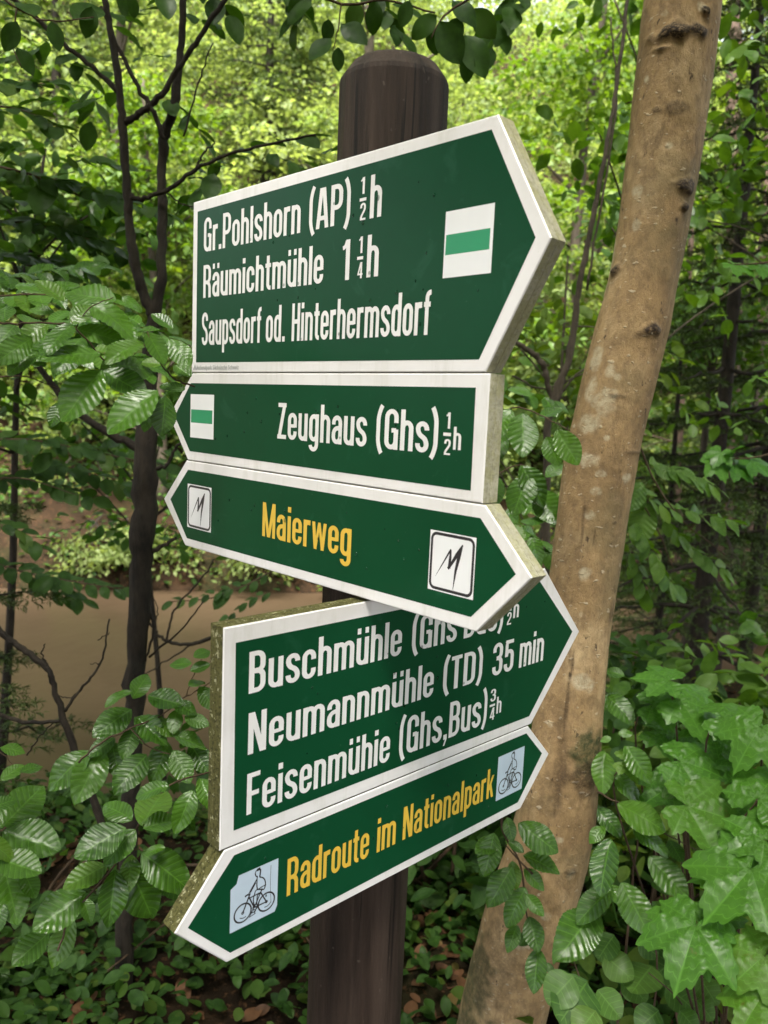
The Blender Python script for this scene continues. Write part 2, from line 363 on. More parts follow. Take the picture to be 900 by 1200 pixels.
def stroke(P, tv, th, closed=False):
    P = np.asarray(P, float); n = len(P)
    d = nrm(np.roll(P, -1, 0) - P)
    if not closed: d[-1] = d[-2]
    dp = np.roll(d, 1, 0)
    if not closed: dp[0] = d[0]
    nn, npv = np.stack([-d[:, 1], d[:, 0]], 1), np.stack([-dp[:, 1], dp[:, 0]], 1)
    k = np.maximum(1 + np.sum(nn * npv, 1, keepdims=True), 0.5)
    mt = (nn + npv) / k * np.array([tv / 2, th / 2])
    Lf, Rt = P + mt, P - mt; F = []
    V = np.vstack([Lf, Rt])
    for i in range(n if closed else n - 1):
        j = (i + 1) % n; F.append([n + i, n + j, j, i])
    return V, F
def diag(x0, y0, x1, y1, t):
    return np.array([(x0 - t / 2, y0), (x0 + t / 2, y0), (x1 + t / 2, y1), (x1 - t / 2, y1)]), ([[0, 1, 2, 3]] if y1 > y0 else [[3, 2, 1, 0]])
def rect(x0, y0, x1, y1): return np.array([(x0, y0), (x1, y0), (x1, y1), (x0, y1)]), [[0, 1, 2, 3]]
TV, TH = 0.145, 0.115
def glyph(ch):
    X = 0.74; h = TH / 2; t = TV
    a, b_, r = 0.0725, 0.345, 0.137; wl = 0.4175
    A, B, R = 0.075, 0.385, 0.155; wc = 0.46
    S = lambda *p, c=False, tv=TV, th=TH: stroke(rp(p, c), tv, th, c)
    st = lambda x, y0, y1, tv=TV: rect(x - tv / 2, y0, x + tv / 2, y1)
    ring = S((a, h, r), (b_, h, r), (b_, X - h, r), (a, X - h, r), c=True)
    arch = lambda x0, x1, rr=r: S((x0, X * 0.62), (x0, X - h, rr), (x1, X - h, rr), (x1, 0))
    dots = [rect(a - .055, .845, a + .065, 1.0), rect(b_ - .065, .845, b_ + .055, 1.0)]
    if ch == ' ': return 0.16, []
    if ch == '.': return 0.15, [rect(0, 0, .15, .14)]
    if ch == ',': return 0.16, [rect(0.01, 0, .16, .14), diag(.04, -.17, .12, 0, .07)]
    if ch == '(': return 0.22, [S((.20, 1.08), (.075, .90, .2), (.075, .06, .2), (.20, -.12), tv=.13)]
    if ch == ')': return 0.22, [S((.02, 1.08), (.145, .90, .2), (.145, .06, .2), (.02, -.12), tv=.13)]
    if ch in 'oö': return wl, [ring]
    if ch == 'n': return wl, [st(a, 0, X), arch(a, b_)]
    if ch == 'm': return wl + .255, [st(a, 0, X), arch(a, a + .262, .13), arch(a + .262, a + .524, .13)]
    if ch == 'h': return wl, [st(a, 0, 1), arch(a, b_)]
    if ch in 'uü': return wl, [S((a, X), (a, h, r), (b_, h, r), (b_, X * .38)), st(b_, 0, X)] + (dots if ch == 'ü' else [])
    if ch == 'r': return 0.29, [st(a, 0, X), S((a, X * .60), (a, X - h, .12), (.29, X - h - .005), th=TH + .02)]
    if ch == 'l': return 0.145, [st(a, 0, 1)]
    if ch == 'i': return 0.145, [st(a, 0, X), rect(0, .85, .145, 1.0)]
    if ch == 't': return 0.28, [S((.135, .95), (.135, h, .11), (.28, h)), rect(0, X - TH, .28, X)]
    if ch == 'f': return 0.28, [S((.125, 0), (.125, 1 - h, .12), (.28, 1 - h)), rect(0, X - TH, .27, X)]
    if ch in 'aä': return wl, [S((a, X * .68), (a, X - h, r), (b_, X - h, r), (b_, 0)), S((b_, .425), (a, .39, .14), (a, h, r), (b_, h, r), (b_, .28))] + (dots if ch == 'ä' else [])
    if ch == 'e': return wl, [S((b_, .235), (b_, h, r), (a, h, r), (a, X - h, r), (b_, X - h, r), (b_, .345)), rect(a, .335, b_, .335 + .095)]
    if ch == 'c': return wl, [S((b_, .255), (b_, h, r), (a, h, r), (a, X - h, r), (b_, X - h, r), (b_, .475))]
    if ch == 's': return wl - .01, [S((a, .21), (a, h, r), (b_, h, r), (b_, .30, .11), (a, .45, .11), (a, X - h, r), (b_, X - h, r), (b_, .53))]
    if ch == 'g': return wl, [S((b_, .27), (b_, h + .01, r), (a, h + .01, r), (a, X - h, r), (b_, X - h, r), (b_, .45)), S((b_, X), (b_, -.20, r), (a, -.20, r), (a, -.09))]
    if ch == 'p': return wl, [st(a, -.24, X), ring]
    if ch == 'd': return wl, [st(b_, 0, 1), ring]
    if ch == 'k': return wl + .02, [st(a, 0, 1), diag(.12, .27, .36, X, .13), diag(.36, 0, .21, .45, .14)]
    if ch == 'w': return .60, [diag(.155, 0, .06, X, .125), diag(.155, 0, .30, X, .10), diag(.445, 0, .30, X, .10), diag(.445, 0, .54, X, .125)]
    if ch == 'z': return .36, [rect(.02, X - TH, .34, X), rect(.01, 0, .36, TH), diag(.09, .05, .26, X - .05, .13)]
    if ch == 'G': return wc, [S((B, .66), (B, 1 - h, R), (A, 1 - h, R), (A, h, R), (B, h, R), (B, .50)), rect(.235, .42, B + .0, .53), st(B, 0, .3)]
    if ch == 'P': return wc, [st(A, 0, 1), S((A, 1 - h), (B, 1 - h, R), (B, .44, R), (A, .44))]
    if ch == 'R': return wc + .02, [st(A, 0, 1), S((A, 1 - h), (B, 1 - h, R), (B, .47, R), (A, .47)), S((.22, .47), (B, .43, .13), (B + .01, 0))]
    if ch == 'B': return wc, [st(A, 0, 1), S((A, 1 - h), (B - .01, 1 - h, R), (B - .01, .53, .13), (A, .53)), S((A, .53), (B, .50, .13), (B, h, R), (A, h))]
    if ch == 'D': return wc, [st(A, 0, 1), S((A, 1 - h), (B, 1 - h, R), (B, h, R), (A, h))]
    if ch == 'F': return .40, [st(A, 0, 1), rect(A, 1 - TH, .40, 1), rect(A, .44, .37, .44 + TH)]
    if ch == 'H': return wc, [st(A, 0, 1), st(B, 0, 1), rect(A, .46, B, .46 + TH)]
    if ch == 'T': return .40, [st(.20, 0, 1), rect(0, 1 - TH, .40, 1)]
    if ch == 'Z': return .42, [rect(.02, 1 - TH, .41, 1), rect(0, 0, .42, TH), diag(.09, .05, .32, .95, .15)]
    if ch == 'N': return .50, [st(A, 0, 1), st(.425, 0, 1), diag(.40, 0, .10, 1, .145)]
    if ch == 'M': return .62, [st(A - .005, 0, 1, .135), st(.55, 0, 1, .135), diag(.30, 0, .09, 1, .125), diag(.32, 0, .53, 1, .125)]
    if ch == 'A': return .50, [diag(.07, 0, .205, 1, .14), diag(.43, 0, .295, 1, .14), rect(.13, .20, .37, .31)]
    if ch == 'S': return .45, [S((A, .24), (A, h, R), (B - .01, h, R), (B - .01, .42, .12), (A, .60, .12), (A, 1 - h, R), (B - .01, 1 - h, R), (B - .01, .74))]
    if ch == '1': return .27, [st(.195, 0, 1, .15), S((.0, .80), (.10, .82, .08), (.15, .97), th=.10, tv=.10)]
    if ch == '2': return .43, [S((A, .70), (A, 1 - h, R), (B - .02, 1 - h, R), (B - .02, .62, .10), (.09, .20, .08), (.085, .02)), rect(.01, 0, .43, TH)]
    if ch == '3': return .44, [S((A, .72), (A, 1 - h, R), (B - .02, 1 - h, R), (B - .02, .54, .13), (.17, .53)), S((.17, .52), (B - .01, .51, .13), (B - .01, h, R), (A, h, R), (A, .28))]
    if ch == '4': return .46, [st(.33, 0, 1), rect(0, .20, .46, .31), diag(.07, .27, .29, 1, .12)]
    if ch == '5': return .44, [rect(.05, 1 - TH, .40, 1), st(.10, .48, .97, .13), S((.10, .52), (.12, .64, .08), (B - .02, .64, R), (B - .02, h, R), (A, h, R), (A, .26))]
    raise KeyError(ch)
def text_shapes(txt, gap=0.075):
    x = 0.0; out = []
    for ch in txt:
        wd, sh = glyph(ch)
        for V, F in sh: out.append((V + np.array([x, 0]), F))
        x += wd + gap
    return x - gap, out

# ---------------------------------------------------------------- the signpost
DPOST, RPOST = 1.10, 0.071
SIGN_T = 0.025
class Plane:                              # front face of a board: u runs right, z up, n away from the walker
    def __init__(s, az, d):
        s.u = np.array([math.cos(az), math.sin(az), 0]); s.n = np.array([-math.sin(az), math.cos(az), 0]); s.d = d
    def px(s, p):                         # spot in the photo -> (u, z) on the board
        r = ray(*p); P = CAM + r * (s.d / (s.n @ r)); return np.array([P @ s.u, P[2]])
    def P(s, uz, out=0.0):
        uz = np.asarray(uz, float); return uz[..., 0:1] * s.u + uz[..., 1:2] * np.array([0, 0, 1.0]) + s.n * (s.d - out)
PA = Plane(D2R(-45.5899), 0.645)
PB = Plane(D2R(44.0977), 0.690)
pc = at(446, 474, DPOST)                  # post axis
post_xy = (float(pc[0]), float(pc[1]))
signpost = thing('signpost', 'dark round wooden signpost carrying five green and white arrow boards', 'signpost', (post_xy[0], post_xy[1], gz(*post_xy)))
top_z = float(at(463, 84, DPOST)[2]) + 0.005
mb = MB(); nseg = 96; prof = []
zs = np.concatenate([np.linspace(-0.3, top_z - 0.03, 70), [top_z - 0.026, top_z - 0.020, top_z - 0.004, top_z]])
rs = np.concatenate([np.full(70, RPOST), [RPOST, RPOST - 0.001, RPOST - 0.013, RPOST - 0.018]])
V = []
for k, (z, r) in enumerate(zip(zs, rs)):
    for j in range(nseg):
        th = 2 * math.pi * j / nseg
        d = 0.0012 * noise.noise(Vector((math.cos(th) * 9, math.sin(th) * 9, z * 1.2))) + 0.0016 * min(0, noise.noise(Vector((math.cos(th) * 16 + 7, math.sin(th) * 16, z * 0.7))) + 0.35) * -2 * -1
        V.append((post_xy[0] + (r + d) * math.cos(th), post_xy[1] + (r + d) * math.sin(th), z))
n = len(zs)
F = [[i * nseg + j, i * nseg + (j + 1) % nseg, (i + 1) * nseg + (j + 1) % nseg, (i + 1) * nseg + j] for i in range(n - 1) for j in range(nseg)]
F.append([(n - 1) * nseg + j for j in range(nseg)])
mb.add(V, F)
po = mb.build('post', M_POST, signpost)
po.data.polygons.foreach_set('use_smooth', np.array([abs(p_.normal.z) < 0.3 for p_ in po.data.polygons]))
for e_ in po.data.edges:
    if all(abs(V[i_][2] - zs[-3]) < 2e-4 or abs(V[i_][2] - zs[-4]) < 2e-4 for i_ in e_.vertices): e_.use_edge_sharp = True

def board(PL, px_outline, label, edge):
    """outline in photo pixels (clockwise from top left), straightened on the board's own plane"""
    uz = [PL.px(p) if not isinstance(p, np.ndarray) else p for p in px_outline]
    return np.array(uz), label, edge
def poly_area(uz): x, y = uz[:, 0], uz[:, 1]; return 0.5 * np.sum(x * np.roll(y, -1) - y * np.roll(x, -1))
def inset(uz, e):
    uz = np.asarray(uz); n = len(uz); s = 1 if poly_area(uz) > 0 else -1
    d = nrm(np.roll(uz, -1, 0) - uz); nn = np.stack([-d[:, 1], d[:, 0]], 1) * s; npv = np.roll(nn, 1, 0)
    k = 1 + np.sum(nn * npv, 1, keepdims=True); return uz + (nn + npv) / k * e
def make_board(PL, uz, label, edge):
    uz = np.asarray(uz, float)
    if poly_area(uz) < 0: uz = uz[::-1]
    n = len(uz); mb = MB(); ins = inset(uz, 0.0012)
    front = PL.P(ins, 0.0); rim = PL.P(uz, -0.0012); back = PL.P(uz, -SIGN_T)
    mb.add(front, [list(range(n))], 0)
    V = np.vstack([rim, front, back])
    mb.add(V, [[i, (i + 1) % n, n + (i + 1) % n, n + i] for i in range(n)], 0)
    # the edge: a strip of the same laminate groove all round
    mid1, mid2 = PL.P(uz, -SIGN_T * 0.50), PL.P(inset(uz, 0.0012), -SIGN_T * 0.53); mid3 = PL.P(uz, -SIGN_T * 0.56)
    W_ = np.vstack([rim, mid1, mid2, mid3, back])
    mb.add(W_, [[k * n + i, (k + 1) * n + i, (k + 1) * n + (i + 1) % n, k * n + (i + 1) % n][::-1] for k in range(4) for i in range(n)], 1)
    mb.add(back, [list(range(n))[::-1]], 1)
    o = mb.build('sign_board', [M_WHITE, edge], signpost, smooth=False)
    o['label'] = label
    return o
def flat(name, PL, polys, material, parent, out):
    """flat printed shapes lying on the board; every stroke a hair above the last so none share a plane"""
    mb = MB()
    if not isinstance(material, (list, tuple)): material = [material]
    for k, item in enumerate(polys):
        V, F = item[0], item[1]; mi = item[2] if len(item) > 2 else 0
        mb.add(PL.P(np.asarray(V), out + 0.000006 * k), F, mi)
    return mb.build(name, material, parent, smooth=False)
def field(PL, pxs, parent):
    uz = np.array([PL.px(p) if not isinstance(p, np.ndarray) else p for p in pxs])
    if poly_area(uz) < 0: uz = uz[::-1]
    return flat('green_field', PL, [(uz, [list(range(len(uz)))])], M_GREEN, parent, 0.0002)
def line(PL, segs, parent, material, words, z0=None, cap=None, slope=None):
    """segs: (text, left px, right px, kind); baseline & cap height in board coordinates"""
    polys = []
    for txt, pl, pr, zz, cc in segs:
        u0, u1 = PL.px(pl)[0], PL.px(pr)[0]; wd, sh = text_shapes(txt)
        for V, F in sh: polys.append((np.stack([u0 + V[:, 0] * (u1 - u0) / wd, zz + V[:, 1] * cc], 1), F))
    o = flat('lettering', PL, polys, material, parent, 0.0009)
    o['label'] = words
    return o
def barpoly(PL, pl, pr, t):
    A, B = PL.px(pl), PL.px(pr); zc = (A[1] + B[1]) / 2
    return A[0], B[0], zc - t / 2, zc + t / 2
def quad_uz(PL, pts):                      # a true rectangle fitted to four photo corners
    q = np.array([PL.px(p) for p in pts]); u0 = (q[0, 0] + q[3, 0]) / 2; u1 = (q[1, 0] + q[2, 0]) / 2
    z1 = (q[0, 1] + q[1, 1]) / 2; z0 = (q[2, 1] + q[3, 1]) / 2
    return u0, z0, u1, z1
def waymark(PL, pts, parent):
    u0, z0, u1, z1 = quad_uz(PL, pts); w_, h_ = u1 - u0, z1 - z0
    return flat('waymark', PL, [(*rect(u0, z0, u1, z1), 0), (*rect(u0 + .03 * w_, z0 + .345 * h_, u1 - .06 * w_, z0 + .65 * h_), 1)], [M_STICKER, M_STRIPE], parent, 0.0004)
def taper(pts, ws):
    P = np.asarray(pts, float); d = nrm(np.gradient(P, axis=0)); nn = np.stack([-d[:, 1], d[:, 0]], 1) * (np.asarray(ws)[:, None] / 2)
    V = np.vstack([P + nn, P - nn]); n = len(P); return V, [[n + i, n + i + 1, i + 1, i] for i in range(n - 1)]
def emblem(PL, pts, parent):
    u0, z0, u1, z1 = quad_uz(PL, pts); w_, h_ = u1 - u0, z1 - z0
    T = lambda V: np.stack([u0 + V[:, 0] * w_, z0 + V[:, 1] * h_], 1)
    polys = [(T(rect(0, 0, 1, 1)[0]), [[0, 1, 2, 3]], 0)]
    e = 0.045
    V, F = stroke(rp([(e, e, .1), (1 - e, e, .1), (1 - e, 1 - e, .1), (e, 1 - e, .1)], True), 0.05, 0.05, True); polys.append((T(V), F, 1))
    for P, ws in (([(.16, .24), (.30, .46), (.44, .68), (.475, .735)], [.004, .022, .035, .03]), ([(.475, .735), (.47, .60), (.455, .42)], [.03, .055, .06]),
                  ([(.43, .41), (.50, .50), (.62, .68), (.72, .835)], [.05, .05, .07, .03]), ([(.72, .845), (.66, .66), (.60, .40), (.56, .08)], [.03, .075, .05, .008])):
        V, F = taper(P, ws); polys.append((T(V), F, 1))
    return flat('emblem', PL, polys, [M_STICKER, M_BLACK], parent, 0.0004)
def cyclist(PL, pts, parent, cut=False):
    u0, z0, u1, z1 = quad_uz(PL, pts); w_, h_ = u1 - u0, z1 - z0
    T = lambda V: np.stack([u0 + np.asarray(V)[:, 0] * w_, z0 + np.asarray(V)[:, 1] * h_], 1)
    if cut: bgp = np.array([(0, 0), (.95, 0), (1, .10), (1, 1), (.16, 1), (.12, .86), (0, .80)])
    else: bgp = np.array([(0, 0), (1, 0), (1, 1), (0, 1)])
    polys = [(T(bgp), [list(range(len(bgp)))], 0)]
    k = 0.022
    def S_(P, t=k, closed=False, n=5): V, F = stroke(rp(P, closed, n), t, t, closed); polys.append((T(V), F, 1))
    def circ(cx, cy, rx, ry, t): P = [(cx + rx * math.cos(a), cy + ry * math.sin(a)) for a in np.linspace(0, 2 * math.pi, 36)[:-1]]; V, F = stroke(np.array(P), t, t, True); polys.append((T(V), F, 1))
    circ(.26, .27, .175, .165, .030); circ(.76, .27, .175, .165, .030); circ(.26, .27, .02, .02, .02); circ(.76, .27, .02, .02, .02)
    S_([(.20, .20), (.26, .16, .05), (.33, .18)], .016); S_([(.72, .18), (.80, .17, .05), (.86, .23)], .016)
    S_([(.26, .27), (.40, .56), (.33, .57)], .03); S_([(.385, .51), (.50, .27)], .026); S_([(.50, .27), (.76, .27), (.63, .50), (.50, .27)], .026); S_([(.38, .49), (.63, .50)], .024); S_([(.63, .50), (.66, .56)], .026); S_([(.33, .57), (.30, .55)], .035)
    circ(.52, .27, .05, .05, .02)
    # rider, outline drawing
    S_([(.55, .96), (.50, .93, .03), (.515, .85, .03), (.55, .83), (.545, .79)], k); S_([(.55, .965), (.62, .95, .04), (.61, .86, .03), (.60, .80)], .03); S_([(.54, .95), (.61, .96)], .05)
    S_([(.545, .79), (.47, .70, .05), (.37, .57)], k); S_([(.52, .73), (.41, .585)], k); S_([(.60, .80), (.70, .75, .06), (.74, .60, .06), (.70, .53)], k); S_([(.545, .79), (.54, .66, .05), (.56, .58)], k)
    S_([(.70, .53), (.52, .60, .05), (.47, .42, .04), (.50, .30), (.47, .24)], k); S_([(.63, .50), (.56, .48, .03), (.55, .36, .03), (.56, .28)], k); S_([(.47, .24), (.43, .19), (.52, .19), (.56, .28)], k); S_([(.56, .58), (.65, .60, .05), (.74, .60)], k * .8)
    S_([(.46, .22), (.40, .13), (.52, .15), (.50, .20)], k * .8)
    if cut: S_([(.84, .93), (.83, .60, .2), (.86, .22)], .008)
    return flat('cyclist_sticker', PL, polys, [M_BLUEST, M_BLACK], parent, 0.0004)
def fraction(PL, num, den, pn, pd, pbar, polys):
    """pn/pd: (left, right, bottom y, top y) of the digits in the photo"""
    for ch, (l, r_, yb, yt) in ((num, pn), (den, pd)):
        A = PL.px((l, yb)); B = PL.px((r_, yb)); C = PL.px(((l + r_) / 2, yt)); D = PL.px(((l + r_) / 2, yb)); wd, sh = text_shapes(ch)
        for V, F in sh: polys.append((np.stack([A[0] + V[:, 0] * (B[0] - A[0]) / wd, D[1] + V[:, 1] * (C[1] - D[1])], 1), F))
    A, B = PL.px((pbar[0], pbar[2])), PL.px((pbar[1], pbar[2])); t = 0.0035
    zc = (A[1] + B[1]) / 2; polys.append(rect(A[0], zc - t / 2, B[0], zc + t / 2))
def zb(PL, *ps): return float(np.mean([PL.px(p)[1] for p in ps]))
def text_line(PL, parent, material, words, items, fracs=()):
    """items: (text, left px, right px, baseline z, cap height)"""
    polys = []
    for txt, pl, pr, zz, cc in items:
        u0, u1 = PL.px(pl)[0], PL.px(pr)[0]; wd, sh = text_shapes(txt)
        for V, F in sh: polys.append((np.stack([u0 + V[:, 0] * (u1 - u0) / wd, zz + V[:, 1] * cc], 1), F))
    for fr in fracs: fraction(PL, *fr, polys)
    o = flat('lettering', PL, polys, material, parent, 0.0004); o['label'] = words; return o
def raindrops(PL, parent, uz, n, seed, avoid=()):
    r_ = np.random.default_rng(seed); lo, hi = uz.min(0), uz.max(0); mb = MB()
    for k in range(n):
        c = lo + (hi - lo) * (0.1 + 0.8 * r_.random(2)); s = r_.uniform(.0008, .0021) * (1 if r_.random() < .85 else 1.5)
        if any(q_[0] - .006 < c[0] < q_[2] + .006 and q_[1] - .006 < c[1] < q_[3] + .006 for q_ in avoid): continue
        th = np.arange(10) * 2 * math.pi / 10; V = []
        for q, hh in ((1.0, 0.0), (0.85, 0.28), (0.5, 0.5)):
            for t in th: V.append((*(c + s * q * np.array([math.cos(t), math.sin(t) * (1.5 if math.sin(t) > 0 else 1.1)])), hh * s))
        V.append((*c, 0.56 * s)); V = np.array(V)
        P = np.vstack([PL.P(v[None, :2], 0.0004 + v[2]) for v in V])
        F = [[i * 10 + j, i * 10 + (j + 1) % 10, (i + 1) * 10 + (j + 1) % 10, (i + 1) * 10 + j] for i in range(2) for j in range(10)] + [[20 + j, 20 + (j + 1) % 10, 30] for j in range(10)] + [list(range(10))[::-1]]
        mb.add(P, F)
    return tag(mb.build('raindrops', M_DROP, parent), kind='stuff')

def rc(PL, left=None, right=None, zt=None, zbm=None, tipl=None, tipr=None):
    """arrow outline with true horizontal edges"""
    pts = []
    pts.append((left[0], zt) if tipl is None else (left[0], zt))
    pts.append((right[0], zt))
    if tipr is not None: pts.append(tuple(tipr))
    pts.append((right[1], zbm)); pts.append((left[1], zbm))
    if tipl is not None: pts.append(tuple(tipl))
    return np.array(pts)
U = lambda PL, p: PL.px(p)[0]
# --- upper sign boards (plane A)
zA1t = zb(PA, (226.1, 238.5), (583.6, 131.9)); zA12 = zb(PA, (224.9, 436), (568.9, 437.5), (225.4, 436.4), (572.2, 438)); zA23 = zb(PA, (219.7, 538.5), (566.5, 591.6), (218.3, 539), (568.6, 591.6)); zA3b = zb(PA, (216.8, 640.5), (558.4, 738.6))
g = 0.0007
b1 = rc(PA, (U(PA, (225.5, 337)),) * 2, (U(PA, (583.6, 131.9)), U(PA, (568.9, 437.5))), zA1t, zA12 + g, None, PA.px((646, 278.2)))
b2 = rc(PA, (U(PA, (225.4, 436.4)), U(PA, (219.7, 538.5))), (U(PA, (569.5, 515)),) * 2, zA12 - g, zA23 + g, PA.px((197.9, 486.6)))
b3 = rc(PA, (U(PA, (218.3, 539)), U(PA, (216.8, 640.5))), (U(PA, (568.6, 591.6)), U(PA, (558.4, 738.6))), zA23 - g, zA3b, PA.px((191.9, 584.4)), PA.px((623.5, 677.1)))
B1 = make_board(PA, b1, 'large top arrow board pointing right, three white lines of place names', M_EDGE_A)
B2 = make_board(PA, b2, 'narrow arrow board pointing left with one white line and a green waymark', M_EDGE_A)
B3 = make_board(PA, b3, 'narrow double ended arrow board with yellow lettering and two square emblems', M_EDGE_A)
field(PA, inset(b1, 0.0150) if False else [(231.7, 248.1), (576.3, 151.7), (627.8, 278.2), (561.5, 421.3), (229.8, 424.7)], B1)
field(PA, [(223.9, 448.9), (557.8, 454.2), (551.8, 575.1), (222.5, 528.6), (204.9, 487.5)], B2)
field(PA, [(220.5, 550.4), (563.2, 607.2), (604.6, 672.9), (551.8, 723), (219.1, 630.6), (199.8, 585)], B3)
waymark(PA, [(523, 248.1), (580.2, 237.9), (575.7, 320.1), (519, 326.1)], B1)
waymark(PA, [(223.4, 462), (250.9, 462.5), (250.6, 515.2), (223.4, 512.4)], B2)
emblem(PA, [(219.7, 567.4), (248, 570.8), (247.5, 623.2), (220.2, 618.4)], B3)
emblem(PA, [(504.4, 620.4), (557.8, 630), (555.4, 702.6), (502, 690.6)], B3)
def cz(PL, base, top): return PL.px(top)[1] - PL.px(base)[1]
z = zb(PA, (261.7, 292), (388.3, 265.3), (440, 254)); c_ = cz(PA, (388.3, 265.3), (389, 217.3))
text_line(PA, B1, M_LETTER, 'white line reading Gr.Pohlshorn (AP) 1/2 h', [('Gr.Pohlshorn', (239, 295.3), (352, 273.3), z, c_), ('(AP)', (362, 268), (410.6, 262), z, c_), ('h', (433.5, 255), (447, 252.7), z, cz(PA, (433.5, 255.2), (434.6, 204.5)))],
          [('1', '2', (423.2, 427.6, 227.5, 208), (422, 428.5, 258, 238), (422, 429.7, 233.8))])
z = zb(PA, (238.3, 349.3), (378.7, 332), (436, 324.4)); c_ = cz(PA, (239, 348.9), (239.6, 310.7))
text_line(PA, B1, M_LETTER, 'white line reading Räumichtmühle 1 1/4 h', [('Räumichtmühle', (238.3, 349.3), (378.7, 332), z, c_), ('1', (401, 328.7), (409.3, 328), z, c_), ('h', (429.7, 325), (443.3, 323.7), z, cz(PA, (429.9, 325), (432, 275.3)))],
          [('1', '4', (421, 425, 296.7, 277.5), (419, 425, 326.3, 307.5), (419, 426, 302.5))])
z = zb(PA, (236.6, 403.6), (305, 402), (341.8, 400.6), (500, 392.7)); c_ = cz(PA, (341.8, 400.6), (342.6, 356.7))
text_line(PA, B1, M_LETTER, 'white line reading Saupsdorf od. Hinterhermsdorf', [('Saupsdorf', (236.6, 404.7), (305.9, 402), z, c_), ('od.', (311.6, 401.5), (333.8, 400.8), z, c_), ('Hinterhermsdorf', (341.8, 400.6), (503.7, 392.5), z, c_)])
polys = []; u0, u1 = U(PA, (230.5, 432)), U(PA, (280, 431)); wd, sh = text_shapes('Nationalpark Sächsische Schweiz'); z = PA.px((228, 433.2))[1]
for V, F in sh: polys.append((np.stack([u0 + V[:, 0] * (u1 - u0) / wd, z + V[:, 1] * 0.0062], 1), F))
uu = U(PA, (226.8, 432)); polys.append((np.array([(uu, z), (uu + .0035, z), (uu + .005, z + .004), (uu + .0065, z), (uu + .010, z), (uu + .005, z + .0085)]), [[0, 1, 2, 5], [2, 3, 4, 5]]))
flat('lettering', PA, polys, M_GREY, B1, 0.0002)['label'] = 'tiny grey imprint along the bottom rim'
z = zb(PA, (325.2, 513.7), (470.1, 527.7)); c_ = cz(PA, (326, 513.7), (326.8, 472))
text_line(PA, B2, M_LETTER, 'white line reading Zeughaus (Ghs) 1/2 h', [('Zeughaus', (325.2, 513.7), (429.2, 523), z, c_), ('(Ghs)', (440.1, 526), (512.9, 533), z, cz(PA, (470.1, 527.7), (471.7, 479.8))), ('h', (531.1, 526.9), (540.1, 527.3), PA.px((531.5, 526.9))[1], cz(PA, (531.1, 526.9), (532.6, 500.1)))],
          [('1', '2', (523, 527.7, 502.3, 483.3), (520.2, 527.7, 533.1, 514.4), (519.9, 528.9, 509))])
z = zb(PA, (307.4, 628.8), (378, 644.3)); c_ = cz(PA, (307.6, 628.9), (308.6, 589.2))
text_line(PA, B3, M_YELLOW, 'yellow line reading Maierweg', [('Maierweg', (307.4, 628.8), (411.3, 652), z, c_)])
# --- lower sign boards (plane B)
zB4t = zb(PB, (260.5, 738.3), (426, 703.8)); zB45 = zb(PB, (259, 995.3), (622.3, 849), (263.2, 997.6), (619, 850.7)); zB5b = zb(PB, (265.9, 1129.5), (610, 946.7))
b4 = rc(PB, (U(PB, (260, 860)),) * 2, (U(PB, (638, 682)), U(PB, (622.3, 849))), zB4t, zB45 + g, None, PB.px((679, 740)))
b5 = rc(PB, (U(PB, (263.2, 997.6)), U(PB, (265.9, 1129.5))), (U(PB, (619, 850.7)), U(PB, (610, 946.7))), zB45 - g, zB5b, PB.px((204.5, 1094.3)), PB.px((643.3, 883.3)))
B4 = make_board(PB, b4, 'large lower arrow board pointing right, three white lines of mill names', M_EDGE_B)
B5 = make_board(PB, b5, 'bottom double ended arrow board with yellow lettering and two cyclist stickers', M_EDGE_B)
zi = zB4t - 0.0165
field(PB, [np.array([PB.px((274, 860))[0], PB.px((274.3, 753.6))[1]]), np.array([PB.px((632, 688))[0], PB.px((274.3, 753.6))[1]]), PB.px((670.7, 740)), PB.px((620, 839.3)), PB.px((273.6, 973.4))], B4)
field(PB, [(274.3, 1002.2), (616.7, 859.3), (635, 882.7), (606.7, 940.2), (269.7, 1116.5), (219.9, 1087.4)], B5)
z = zb(PB, (290.5, 813.6), (469.6, 767)); c_ = cz(PB, (291, 813.6), (292.4, 764.5))
text_line(PB, B4, M_LETTER, 'white line reading Buschmühle (Ghs Bus) 1/2 h, partly hidden', [('Buschmühle', (291, 813.6), (469.8, 767), z, c_), ('(Ghs', (481.6, 763), (534.4, 749), z, c_), ('Bus)', (543, 745), (589, 733.5), z, c_), ('h', (600.6, 728), (607, 726.5), PB.px((600.6, 724.5))[1], 0.6 * c_)],
          [('1', '2', (594, 598, 712, 694), (593.4, 598.4, 732, 717.5), (593.2, 599.2, 714.5))])
z = zb(PB, (290, 886), (507, 814)); c_ = cz(PB, (291, 885.4), (291.6, 837))
text_line(PB, B4, M_LETTER, 'white line reading Neumannmühle (TD) 35 min', [('Neumannmühle', (290, 886), (507, 814), z, c_), ('(TD)', (518, 809), (564.4, 795), z, c_), ('35', (576, 790), (600.6, 785), z, cz(PB, (591, 786), (591.4, 749))), ('min', (607.6, 780), (635.8, 772.4), z, cz(PB, (609, 779.5), (609.2, 751.6)) / 0.74)])
z = zb(PB, (288.4, 954.4), (455.6, 893.5), (482.9, 881.8), (523.8, 863.4)); c_ = cz(PB, (288.8, 954), (289.5, 906))
